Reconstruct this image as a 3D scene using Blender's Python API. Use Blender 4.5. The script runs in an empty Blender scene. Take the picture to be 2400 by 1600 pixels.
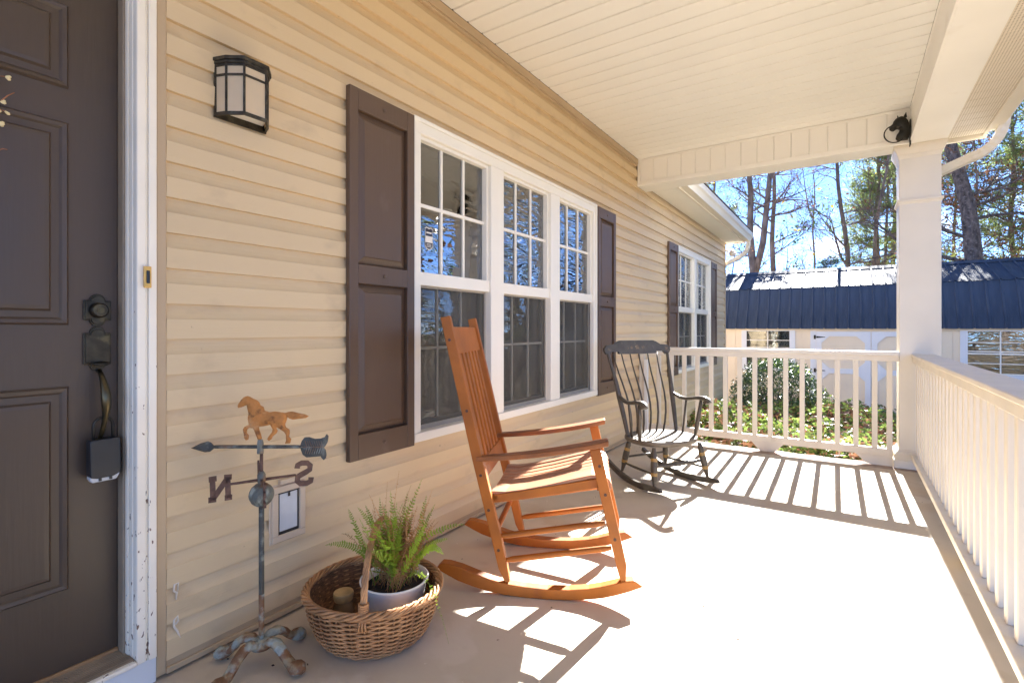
import bpy, bmesh, math, random
import numpy as np
from mathutils import Vector, Matrix

SC = bpy.context.scene
COL = SC.collection
R = math.radians
PI = math.pi

# ------------------------------------------------------------------ camera
cam_d = bpy.data.cameras.new("camera")
cam = bpy.data.objects.new("camera", cam_d)
COL.objects.link(cam)
cam_d.sensor_width = 36.0
cam_d.lens = 17.745
cam_d.shift_y = -29.0 / 2400.0
cam_d.clip_start = 0.05
cam_d.clip_end = 2000.0
cam.location = (1.83, 0.0, 1.11)
cam.rotation_euler = (R(90), 0, math.atan(789 / 1183.0))
SC.camera = cam

# ------------------------------------------------------------------ sky, sun, exposure
SUN_EL, SUN_AZ = 30.0, -1.1          # azimuth from +Y towards +X
world = bpy.data.worlds.new("World")
SC.world = world
world.use_nodes = True
wn = world.node_tree
for n in list(wn.nodes):
    wn.nodes.remove(n)
w_out = wn.nodes.new("ShaderNodeOutputWorld")
w_bg = wn.nodes.new("ShaderNodeBackground")
w_sky = wn.nodes.new("ShaderNodeTexSky")
w_sky.sky_type = 'NISHITA'
w_sky.sun_disc = False
w_sky.sun_elevation = R(SUN_EL)
w_sky.sun_rotation = R(SUN_AZ)
w_sky.air_density = 0.26
w_sky.dust_density = 0.0
w_sky.ozone_density = 4.5
w_bg.inputs['Strength'].default_value = 0.058
# thin fair-weather clouds
w_tc = wn.nodes.new("ShaderNodeTexCoord")
w_mp = wn.nodes.new("ShaderNodeMapping")
w_mp.inputs['Scale'].default_value = (3.0, 3.0, 7.0)
w_nz = wn.nodes.new("ShaderNodeTexNoise")
w_nz.inputs['Scale'].default_value = 2.6
w_nz.inputs['Detail'].default_value = 7.0
w_rp = wn.nodes.new("ShaderNodeValToRGB")
w_rp.color_ramp.elements[0].position = 0.60
w_rp.color_ramp.elements[1].position = 0.80
w_mix = wn.nodes.new("ShaderNodeMix")
w_mix.data_type = 'RGBA'
wn.links.new(w_tc.outputs['Generated'], w_mp.inputs['Vector'])
wn.links.new(w_mp.outputs['Vector'], w_nz.inputs['Vector'])
wn.links.new(w_nz.outputs['Fac'], w_rp.inputs['Fac'])
wn.links.new(w_rp.outputs['Color'], w_mix.inputs[0])
wn.links.new(w_sky.outputs['Color'], w_mix.inputs[6])
w_mix.inputs[7].default_value = (6.5, 6.6, 6.8, 1)
wn.links.new(w_mix.outputs[2], w_bg.inputs['Color'])
wn.links.new(w_bg.outputs['Background'], w_out.inputs['Surface'])

sun_d = bpy.data.lights.new("sun", 'SUN')
sun_d.energy = 2.7
sun_d.angle = R(0.5)
sun_d.color = (1.0, 0.98, 0.945)
sun = bpy.data.objects.new("sun", sun_d)
COL.objects.link(sun)
sd = Vector((math.sin(R(SUN_AZ)) * math.cos(R(SUN_EL)), math.cos(R(SUN_AZ)) * math.cos(R(SUN_EL)), math.sin(R(SUN_EL))))
sun.rotation_euler = sd.to_track_quat('Z', 'Y').to_euler()
sun.location = sd * 40

SC.view_settings.view_transform = 'Standard'
SC.view_settings.look = 'None'
SC.view_settings.exposure = 3.85
SC.view_settings.gamma = 1.0
SC.view_settings.use_curve_mapping = False
SC.render.engine = 'CYCLES'
SC.cycles.max_bounces = 10
SC.cycles.diffuse_bounces = 6
SC.cycles.glossy_bounces = 4
SC.cycles.transparent_max_bounces = 12

# ------------------------------------------------------------------ materials
def mat(name, col, rough=0.5, var=0.08, scale=6.0, stretch=(1, 1, 1), bump=0.0, bscale=40.0, bstretch=None,
        metallic=0.0, coat=0.0, spec=0.5, ior=1.5, spots=None, rvar=0.0, obj_rand=0.0, transl=0.0, bdist=0.01):
    m = bpy.data.materials.new(name)
    m.use_nodes = True
    nt = m.node_tree
    b = nt.nodes['Principled BSDF']
    b.inputs['Roughness'].default_value = rough
    b.inputs['Metallic'].default_value = metallic
    b.inputs['Coat Weight'].default_value = coat
    b.inputs['Coat Roughness'].default_value = 0.22
    b.inputs['Specular IOR Level'].default_value = spec
    b.inputs['IOR'].default_value = ior
    tc = nt.nodes.new("ShaderNodeTexCoord")
    mp = nt.nodes.new("ShaderNodeMapping")
    mp.inputs['Scale'].default_value = stretch
    nt.links.new(tc.outputs['Object'], mp.inputs['Vector'])
    nz = nt.nodes.new("ShaderNodeTexNoise")
    nz.inputs['Scale'].default_value = scale
    nz.inputs['Detail'].default_value = 6.0
    nt.links.new(mp.outputs['Vector'], nz.inputs['Vector'])
    rp = nt.nodes.new("ShaderNodeValToRGB")
    rp.color_ramp.elements[0].position = 0.32
    rp.color_ramp.elements[1].position = 0.68
    lo = [max(0, c * (1 - var)) for c in col]
    hi = [min(1, c * (1 + var)) for c in col]
    rp.color_ramp.elements[0].color = (*lo, 1)
    rp.color_ramp.elements[1].color = (*hi, 1)
    nt.links.new(nz.outputs['Fac'], rp.inputs['Fac'])
    out = rp.outputs['Color']
    if obj_rand > 0:
        oi = nt.nodes.new("ShaderNodeObjectInfo")
        mr = nt.nodes.new("ShaderNodeMapRange")
        mr.inputs['To Min'].default_value = 1 - obj_rand
        mr.inputs['To Max'].default_value = 1 + obj_rand
        nt.links.new(oi.outputs['Random'], mr.inputs['Value'])
        hs = nt.nodes.new("ShaderNodeHueSaturation")
        nt.links.new(mr.outputs['Result'], hs.inputs['Value'])
        nt.links.new(out, hs.inputs['Color'])
        out = hs.outputs['Color']
    if spots:
        for (scol, sscale, s0, s1, samt, sst) in spots:
            mp2 = nt.nodes.new("ShaderNodeMapping")
            mp2.inputs['Scale'].default_value = sst
            nt.links.new(tc.outputs['Object'], mp2.inputs['Vector'])
            n2 = nt.nodes.new("ShaderNodeTexNoise")
            n2.inputs['Scale'].default_value = sscale
            n2.inputs['Detail'].default_value = 8.0
            nt.links.new(mp2.outputs['Vector'], n2.inputs['Vector'])
            r2 = nt.nodes.new("ShaderNodeMapRange")
            r2.inputs['From Min'].default_value = s0
            r2.inputs['From Max'].default_value = s1
            r2.inputs['To Max'].default_value = samt
            nt.links.new(n2.outputs['Fac'], r2.inputs['Value'])
            mx = nt.nodes.new("ShaderNodeMix")
            mx.data_type = 'RGBA'
            nt.links.new(r2.outputs['Result'], mx.inputs[0])
            nt.links.new(out, mx.inputs[6])
            mx.inputs[7].default_value = (*scol, 1)
            out = mx.outputs[2]
    nt.links.new(out, b.inputs['Base Color'])
    if rvar > 0:
        mr = nt.nodes.new("ShaderNodeMapRange")
        mr.inputs['From Min'].default_value = 0.3
        mr.inputs['From Max'].default_value = 0.7
        mr.inputs['To Min'].default_value = max(0.02, rough - rvar)
        mr.inputs['To Max'].default_value = min(1, rough + rvar)
        nt.links.new(nz.outputs['Fac'], mr.inputs['Value'])
        nt.links.new(mr.outputs['Result'], b.inputs['Roughness'])
    if bump > 0:
        mp3 = nt.nodes.new("ShaderNodeMapping")
        mp3.inputs['Scale'].default_value = bstretch or stretch
        nt.links.new(tc.outputs['Object'], mp3.inputs['Vector'])
        n3 = nt.nodes.new("ShaderNodeTexNoise")
        n3.inputs['Scale'].default_value = bscale
        n3.inputs['Detail'].default_value = 5.0
        nt.links.new(mp3.outputs['Vector'], n3.inputs['Vector'])
        bp = nt.nodes.new("ShaderNodeBump")
        bp.inputs['Strength'].default_value = bump
        bp.inputs['Distance'].default_value = bdist
        nt.links.new(n3.outputs['Fac'], bp.inputs['Height'])
        nt.links.new(bp.outputs['Normal'], b.inputs['Normal'])
    if transl > 0:
        tr = nt.nodes.new("ShaderNodeBsdfTranslucent")
        nt.links.new(out, tr.inputs['Color'])
        ms = nt.nodes.new("ShaderNodeMixShader")
        ms.inputs[0].default_value = transl
        o = nt.nodes['Material Output']
        nt.links.new(b.outputs[0], ms.inputs[1])
        nt.links.new(tr.outputs[0], ms.inputs[2])
        nt.links.new(ms.outputs[0], o.inputs['Surface'])
    return m

M = {}
M['siding'] = mat('tan_vinyl', (0.68, 0.52, 0.315), 0.48, 0.05, 1.3, (1, .5, 1), 0.28, 70, (3, .12, 5), obj_rand=0.03, bdist=0.004,
                  spots=[((0.36, 0.26, 0.17), 7, 0.60, 0.80, 0.5, (1, .6, 1)), ((0.22, 0.15, 0.10), 38, 0.735, 0.77, 0.7, (1, 1, 1))])
M['tan_trim'] = mat('tan_trim', (0.50, 0.37, 0.23), 0.45, 0.06, 3)
M['cream'] = mat('cream_vinyl', (0.90, 0.885, 0.84), 0.42, 0.025, 1.2, bump=0.05, bscale=30, obj_rand=0.012)
M['beam'] = mat('cream_aluminium', (0.92, 0.90, 0.85), 0.45, 0.04, 1.5, bump=0.06, bscale=12,
                spots=[((0.55, 0.45, 0.32), 5, 0.62, 0.82, 0.35, (1, 1, 1))])
M['gutter'] = mat('gutter_metal', (0.80, 0.74, 0.62), 0.35, 0.04, 2)
M['rail'] = mat('rail_paint', (0.76, 0.69, 0.58), 0.48, 0.06, 5, (1, 1, .3), 0.22, 60, (1, 1, .2),
                spots=[((0.50, 0.36, 0.22), 7, 0.62, 0.76, 0.5, (1, 1, .5))])
M['column'] = mat('column_paint', (0.74, 0.68, 0.58), 0.5, 0.04, 2.5, bump=0.12, bscale=25, bstretch=(1, 1, .3))
M['win_white'] = mat('window_vinyl', (0.88, 0.84, 0.74), 0.35, 0.02, 3)
M['door'] = mat('door_paint', (0.074, 0.048, 0.031), 0.38, 0.12, 3, (1, 1, .3), 0.15, 120, (1, 1, .06), rvar=.08, bdist=.003)
M['shutter'] = mat('shutter_vinyl', (0.112, 0.067, 0.041), 0.42, 0.10, 3, (1, 1, .3), 0.25, 90, (1, 1.2, .07), rvar=.06, bdist=.004,
                   spots=[((0.26, 0.19, 0.15), 4, 0.66, 0.8, 0.35, (1, 1, .5))])
M['weather'] = mat('weather_strip', (0.30, 0.235, 0.165), 0.6, 0.1, 10)
M['bronze'] = mat('oiled_bronze', (0.055, 0.045, 0.032), 0.34, 0.3, 30, metallic=0.8, spots=[((0.30, 0.23, 0.11), 16, 0.56, 0.75, 0.6, (1, 1, 1))])
M['bronze_hi'] = mat('worn_bronze', (0.095, 0.074, 0.040), 0.32, 0.35, 20, metallic=0.9)
M['black_plastic'] = mat('black_plastic', (0.018, 0.019, 0.022), 0.32, 0.1, 20)
M['black_metal'] = mat('black_metal', (0.03, 0.028, 0.024), 0.4, 0.2, 30, metallic=0.5)
M['grey_plastic'] = mat('grey_plastic', (0.62, 0.62, 0.62), 0.4, 0.04, 10)
M['brass'] = mat('doorbell_brass', (0.72, 0.44, 0.13), 0.4, 0.12, 30, metallic=0.4)
M['lamp_metal'] = mat('lamp_metal', (0.05, 0.042, 0.030), 0.5, 0.4, 40, metallic=0.5, spots=[((0.16, 0.14, 0.09), 30, 0.55, 0.7, 0.6, (1, 1, 1))])
M['frosted'] = mat('frosted_glass', (0.84, 0.70, 0.50), 0.28, 0.05, 8, transl=0.35)
M['lamp_white'] = mat('lamp_reflector', (0.86, 0.83, 0.76), 0.5, 0.03, 5)
M['orange_wood'] = mat('varnished_wood', (0.37, 0.108, 0.008), 0.55, 0.22, 5, (1, 1, 1), 0.08, 60, coat=0.05, spec=.42, obj_rand=0.08,
                       spots=[((0.24, 0.06, 0.015), 14, 0.56, 0.75, 0.5, (1, 1, .3))])
M['orange_arm'] = mat('brown_arm_wood', (0.27, 0.085, 0.016), 0.52, 0.25, 7, coat=0.05, spots=[((0.18, 0.07, 0.03), 10, 0.5, 0.7, 0.6, (1, 1, 1))])  # arms darker and browner than the frame wood
M['seat_wood'] = mat('worn_glare_seat_wood', (0.42, 0.20, 0.11), 0.42, 0.2, 6, (.3, 1, 1), 0.08, 60, spec=.6, obj_rand=0.08)  # paler than the frame: wear and sun glare both put into the colour
M['plug'] = mat('dark_plug', (0.07, 0.025, 0.012), 0.5, 0.1, 20)
M['black_wood'] = mat('black_wood', (0.080, 0.067, 0.050), 0.36, 0.25, 14, bump=0.1, bscale=60,
                      spots=[((0.20, 0.16, 0.11), 30, 0.60, 0.75, 0.55, (1, 1, 1))])
M['sunlit_black'] = mat('sunlit_black_wood', (0.15, 0.125, 0.095), 0.45, 0.25, 10, bump=0.1, bscale=60)  # lighter copy of black_wood: sunlight on the seat put into its colour
M['gold'] = mat('gold_paint', (0.55, 0.33, 0.08), 0.5, 0.2, 40)
M['stencil'] = mat('faded_stencil', (0.20, 0.14, 0.085), 0.6, 0.5, 45, spots=[((0.06, 0.05, 0.04), 60, 0.45, 0.6, 0.9, (1, 1, 1))])
M['verdigris'] = mat('verdigris_iron', (0.15, 0.155, 0.13), 0.62, 0.3, 12, bump=0.5, bscale=90,
                     spots=[((0.42, 0.46, 0.41), 22, 0.52, 0.62, 0.8, (1, 1, .5)), ((0.22, 0.10, 0.04), 14, 0.54, 0.64, 0.9, (1, 1, 1))])
M['dark_iron'] = mat('dark_iron', (0.075, 0.073, 0.062), 0.55, 0.3, 20, bump=0.5, bscale=80,
                     spots=[((0.28, 0.29, 0.24), 24, 0.54, 0.66, 0.7, (1, 1, 1)), ((0.20, 0.10, 0.05), 16, 0.58, 0.68, 0.7, (1, 1, 1))])
M['rust_brown'] = mat('rust_brown', (0.13, 0.07, 0.05), 0.75, 0.3, 40, bump=0.5, bscale=120)
M['rust_orange'] = mat('rust_orange', (0.56, 0.22, 0.05), 0.7, 0.22, 22, bump=0.6, bscale=110,
                       spots=[((0.20, 0.075, 0.02), 38, 0.56, 0.66, 0.85, (1, 1, 1)), ((0.72, 0.42, 0.20), 20, 0.6, 0.7, 0.5, (1, 1, 1))])
M['foot_iron'] = mat('foot_iron', (0.33, 0.36, 0.32), 0.6, 0.3, 30, bump=0.5, bscale=90,
                     spots=[((0.20, 0.085, 0.03), 17, 0.44, 0.52, 0.95, (1, 1, 1)), ((0.33, 0.26, 0.15), 30, 0.52, 0.62, 0.7, (1, 1, 1))])
M['wicker'] = mat('wicker', (0.44, 0.225, 0.095), 0.55, 0.3, 25, bump=0.3, bscale=120, spots=[((0.25, 0.11, 0.045), 10, 0.5, 0.7, 0.6, (1, 1, 1))])
M['wicker_dark'] = mat('wicker_gap_shade', (0.17, 0.085, 0.038), 0.7, 0.5, 60, (1, 1, 3), bump=0.6, bscale=90)
M['pot'] = mat('enamel_pot', (0.84, 0.81, 0.75), 0.3, 0.05, 8, spots=[((0.30, 0.32, 0.42), 12, 0.6, 0.75, 0.6, (1, 1, 1))])
M['soil'] = mat('soil', (0.035, 0.024, 0.017), 0.95, 0.4, 40, bump=1, bscale=60)
M['fern'] = mat('fern_green', (0.27, 0.38, 0.04), 0.5, 0.35, 9, transl=0.35, obj_rand=0.25)
M['fern_dry'] = mat('fern_dry', (0.46, 0.25, 0.10), 0.7, 0.4, 14, transl=0.25, obj_rand=0.3)
M['pet_frame'] = mat('pet_door_frame', (0.62, 0.50, 0.37), 0.45, 0.05, 5)
M['pet_flap'] = mat('pet_door_flap', (0.58, 0.61, 0.64), 0.22, 0.06, 12)
M['paint_scribble'] = mat('old_caulk', (0.75, 0.68, 0.58), 0.6, 0.1, 20)
M['shed_wall'] = mat('shed_cream', (0.82, 0.70, 0.52), 0.6, 0.05, 2, bump=0.15, bscale=50, bstretch=(1, 1, .1))
M['shed_trim'] = mat('shed_trim', (0.74, 0.76, 0.78), 0.5, 0.03, 3)
M['shed_roof'] = mat('blue_metal', (0.054, 0.074, 0.112), 0.58, 0.22, 2.2, (2, 1, .25), metallic=0.0, spec=0.15, rvar=.06,
                     spots=[((0.11, 0.13, 0.17), 5, 0.52, 0.75, 0.5, (3, 1, .15))])
M['shed_base'] = mat('shed_skid', (0.10, 0.08, 0.05), 0.8, 0.2, 10)
M['bark'] = mat('bark', (0.19, 0.145, 0.12), 0.9, 0.45, 9, (1, 1, .35), 1.0, 22, (1, 1, .3), bdist=.04, obj_rand=.15)
M['bark_dark'] = mat('bark_big', (0.12, 0.095, 0.085), 0.95, 0.6, 13, (1, 1, .5), 1.0, 14, (1, 1, .45), bdist=.06,
                     spots=[((0.26, 0.22, 0.20), 20, 0.55, 0.65, 0.7, (1, 1, 1))])
M['needle'] = mat('pine_needles', (0.24, 0.31, 0.10), 0.6, 0.4, 1.5, transl=0.5)
M['needle_dark'] = mat('pine_needles_dark', (0.075, 0.115, 0.055), 0.6, 0.4, 1.5, transl=0.3)
M['leaf_dry'] = mat('dry_leaves', (0.20, 0.10, 0.055), 0.7, 0.5, 2.5, transl=0.3)
M['leaf_yellow'] = mat('yellow_leaves', (0.50, 0.36, 0.06), 0.6, 0.4, 2, transl=0.4)
M['leaf_shrub'] = mat('shrub_leaves', (0.055, 0.10, 0.035), 0.30, 0.45, 8, transl=0.15, spec=0.7)
M['leaf_gc'] = mat('ground_cover_leaves', (0.19, 0.26, 0.06), 0.42, 0.6, 3, transl=0.45, spec=0.5)
M['leaf_fallen'] = mat('fallen_leaves', (0.42, 0.22, 0.13), 0.7, 0.5, 4, transl=0.15)
M['ground'] = mat('leaf_litter', (0.20, 0.135, 0.085), 0.95, 0.5, 1.5, bump=1.0, bscale=12, bdist=.05,
                  spots=[((0.09, 0.13, 0.04), 2.0, 0.5, 0.65, 0.7, (1, 1, 1))])
M['grey_post'] = mat('white_channel', (0.78, 0.78, 0.76), 0.45, 0.03, 3)
M['curtain'] = mat('curtain', (0.34, 0.30, 0.22), 0.9, 0.12, 4, (1, 6, .2))
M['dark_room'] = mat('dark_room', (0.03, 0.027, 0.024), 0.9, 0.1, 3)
M['sash_grey'] = mat('screen_frame', (0.36, 0.33, 0.28), 0.5, 0.08, 8)
M['bulb'] = mat('flood_bulb', (0.80, 0.70, 0.60), 0.15, 0.05, 9)
M['sticker_dark'] = mat('sticker_navy', (0.03, 0.03, 0.05), 0.4, 0.1, 30)
M['sticker_white'] = mat('sticker_white', (0.80, 0.76, 0.70), 0.4, 0.05, 30)
M['bud'] = mat('cream_bud', (0.78, 0.64, 0.34), 0.5, 0.15, 60)
M['twig'] = mat('red_twig', (0.30, 0.12, 0.05), 0.7, 0.3, 40)
M['jar'] = mat('jar_glass', (0.22, 0.13, 0.06), 0.15, 0.2, 20, coat=0.5)
M['lid'] = mat('jar_lid', (0.42, 0.27, 0.11), 0.5, 0.3, 30)

def floor_mat():
    m = mat('painted_concrete', (0.60, 0.53, 0.425), 0.68, 0.09, 1.4, bump=0.25, bscale=30, bdist=.004, rvar=.08, spec=.25,
            spots=[((0.44, 0.29, 0.15), 1.1, 0.48, 0.70, 0.60, (1, 1, 1)),
                   ((0.70, 0.64, 0.56), 2.3, 0.56, 0.60, 0.35, (1, 1, 1)), ((0.42, 0.34, 0.27), 4.5, 0.60, 0.72, 0.5, (1, 1, 1)),
                   ((0.20, 0.14, 0.09), 26, 0.725, 0.76, 0.8, (1, 1, 1)),
                   ((0.75, 0.70, 0.62), 31, 0.735, 0.76, 0.8, (1, 1, 1))])
    return m
M['floor'] = floor_mat()
M['kerb'] = mat('slab_edge', (0.36, 0.27, 0.22), 0.85, 0.25, 20, bump=0.8, bscale=30, spots=[((0.30, 0.22, 0.18), 12, 0.6, 0.7, 0.6, (1, 1, 1))])

def peeling(name, col=(0.92, 0.85, 0.72), amt=1.0, zfull=0.10, znone=1.2):
    """white paint flaking to bare wood, more so low down"""
    m = mat(name, col, 0.5, 0.03, 6, bump=0.1, bscale=30)
    nt = m.node_tree
    b = nt.nodes['Principled BSDF']
    src = b.inputs['Base Color'].links[0].from_socket
    tc = nt.nodes.new("ShaderNodeTexCoord")
    sx = nt.nodes.new("ShaderNodeSeparateXYZ")
    nt.links.new(tc.outputs['Object'], sx.inputs[0])
    mr = nt.nodes.new("ShaderNodeMapRange")
    mr.inputs['From Min'].default_value = zfull
    mr.inputs['From Max'].default_value = znone
    mr.inputs['To Min'].default_value = 0.10 * amt
    mr.inputs['To Max'].default_value = -0.03
    nt.links.new(sx.outputs['Z'], mr.inputs['Value'])
    mp = nt.nodes.new("ShaderNodeMapping")
    mp.inputs['Scale'].default_value = (1, 1, .45)
    nt.links.new(tc.outputs['Object'], mp.inputs['Vector'])
    nz = nt.nodes.new("ShaderNodeTexNoise")
    nz.inputs['Scale'].default_value = 75
    nz.inputs['Detail'].default_value = 4
    nt.links.new(mp.outputs[0], nz.inputs['Vector'])
    ad = nt.nodes.new("ShaderNodeMath")
    ad.operation = 'ADD'
    nt.links.new(nz.outputs['Fac'], ad.inputs[0])
    nt.links.new(mr.outputs[0], ad.inputs[1])
    th = nt.nodes.new("ShaderNodeMapRange")
    th.inputs['From Min'].default_value = 0.715
    th.inputs['From Max'].default_value = 0.735
    nt.links.new(ad.outputs[0], th.inputs['Value'])
    mx = nt.nodes.new("ShaderNodeMix")
    mx.data_type = 'RGBA'
    nt.links.new(th.outputs[0], mx.inputs[0])
    nt.links.new(src, mx.inputs[6])
    mx.inputs[7].default_value = (0.20, 0.12, 0.085, 1)
    nt.links.new(mx.outputs[2], b.inputs['Base Color'])
    return m
M['peel'] = peeling('peeling_white_paint')

def glass_mat(name, tint=(0.012, 0.014, 0.012), wav=0.0, ior=1.9, wscale=3.0):
    """coated double glazing: mirror-like at a slant, else see-through"""
    m = bpy.data.materials.new(name)
    m.use_nodes = True
    nt = m.node_tree
    for n in list(nt.nodes):
        nt.nodes.remove(n)
    o = nt.nodes.new("ShaderNodeOutputMaterial")
    gl = nt.nodes.new("ShaderNodeBsdfGlossy")
    gl.inputs['Roughness'].default_value = 0.012
    gl.inputs['Color'].default_value = (0.95, 0.97, 1.0, 1)
    tr = nt.nodes.new("ShaderNodeBsdfTransparent")
    tr.inputs['Color'].default_value = (0.72, 0.76, 0.72, 1)
    fr = nt.nodes.new("ShaderNodeFresnel")
    fr.inputs['IOR'].default_value = ior
    mx = nt.nodes.new("ShaderNodeMixShader")
    if wav > 0:
        tc = nt.nodes.new("ShaderNodeTexCoord")
        mp = nt.nodes.new("ShaderNodeMapping")
        mp.inputs['Scale'].default_value = (1, .8, 3.2)
        nz = nt.nodes.new("ShaderNodeTexNoise")
        nz.inputs['Scale'].default_value = wscale
        nz.inputs['Detail'].default_value = 1.5
        nz.inputs['Distortion'].default_value = 1.5
        bp = nt.nodes.new("ShaderNodeBump")
        bp.inputs['Strength'].default_value = wav
        bp.inputs['Distance'].default_value = 0.02
        nt.links.new(tc.outputs['Object'], mp.inputs[0])
        nt.links.new(mp.outputs[0], nz.inputs['Vector'])
        nt.links.new(nz.outputs['Fac'], bp.inputs['Height'])
        nt.links.new(bp.outputs[0], gl.inputs['Normal'])
    nt.links.new(fr.outputs[0], mx.inputs[0])
    nt.links.new(tr.outputs[0], mx.inputs[1])
    nt.links.new(gl.outputs[0], mx.inputs[2])
    nt.links.new(mx.outputs[0], o.inputs['Surface'])
    return m
M['glass'] = glass_mat('window_glass', wav=0.10, ior=3.0)
M['glass_wavy'] = glass_mat('window_glass_film', wav=0.75, ior=3.2, wscale=4.0)
M['glass_shed'] = glass_mat('shed_glass', wav=0.10, ior=2.0)

def screen_mat():
    m = bpy.data.materials.new('insect_screen')
    m.use_nodes = True
    nt = m.node_tree
    b = nt.nodes['Principled BSDF']
    b.inputs['Base Color'].default_value = (0.10, 0.095, 0.08, 1)
    b.inputs['Roughness'].default_value = 0.7
    tr = nt.nodes.new("ShaderNodeBsdfTransparent")
    mx = nt.nodes.new("ShaderNodeMixShader")
    mx.inputs[0].default_value = 0.36
    o = nt.nodes['Material Output']
    nt.links.new(tr.outputs[0], mx.inputs[1])
    nt.links.new(b.outputs[0], mx.inputs[2])
    nt.links.new(mx.outputs[0], o.inputs['Surface'])
    return m
M['screen'] = screen_mat()

def perforated_mat():
    m = mat('perforated_soffit', (0.78, 0.71, 0.60), 0.45, 0.03, 2)
    nt = m.node_tree
    b = nt.nodes['Principled BSDF']
    src = b.inputs['Base Color'].links[0].from_socket
    tc = nt.nodes.new("ShaderNodeTexCoord")
    mp = nt.nodes.new("ShaderNodeMapping")
    mp.inputs['Scale'].default_value = (70, 70, 1)
    vo = nt.nodes.new("ShaderNodeTexVoronoi")
    vo.inputs['Scale'].default_value = 1.0
    vo.inputs['Randomness'].default_value = 0.0
    nt.links.new(tc.outputs['Object'], mp.inputs[0])
    nt.links.new(mp.outputs[0], vo.inputs['Vector'])
    th = nt.nodes.new("ShaderNodeMapRange")
    th.inputs['From Min'].default_value = 0.22
    th.inputs['From Max'].default_value = 0.27
    th.inputs['To Min'].default_value = 1
    th.inputs['To Max'].default_value = 0
    nt.links.new(vo.outputs['Distance'], th.inputs['Value'])
    mx = nt.nodes.new("ShaderNodeMix")
    mx.data_type = 'RGBA'
    nt.links.new(th.outputs[0], mx.inputs[0])
    nt.links.new(src, mx.inputs[6])
    mx.inputs[7].default_value = (0.33, 0.27, 0.20, 1)
    nt.links.new(mx.outputs[2], b.inputs['Base Color'])
    return m
M['perf'] = perforated_mat()

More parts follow.
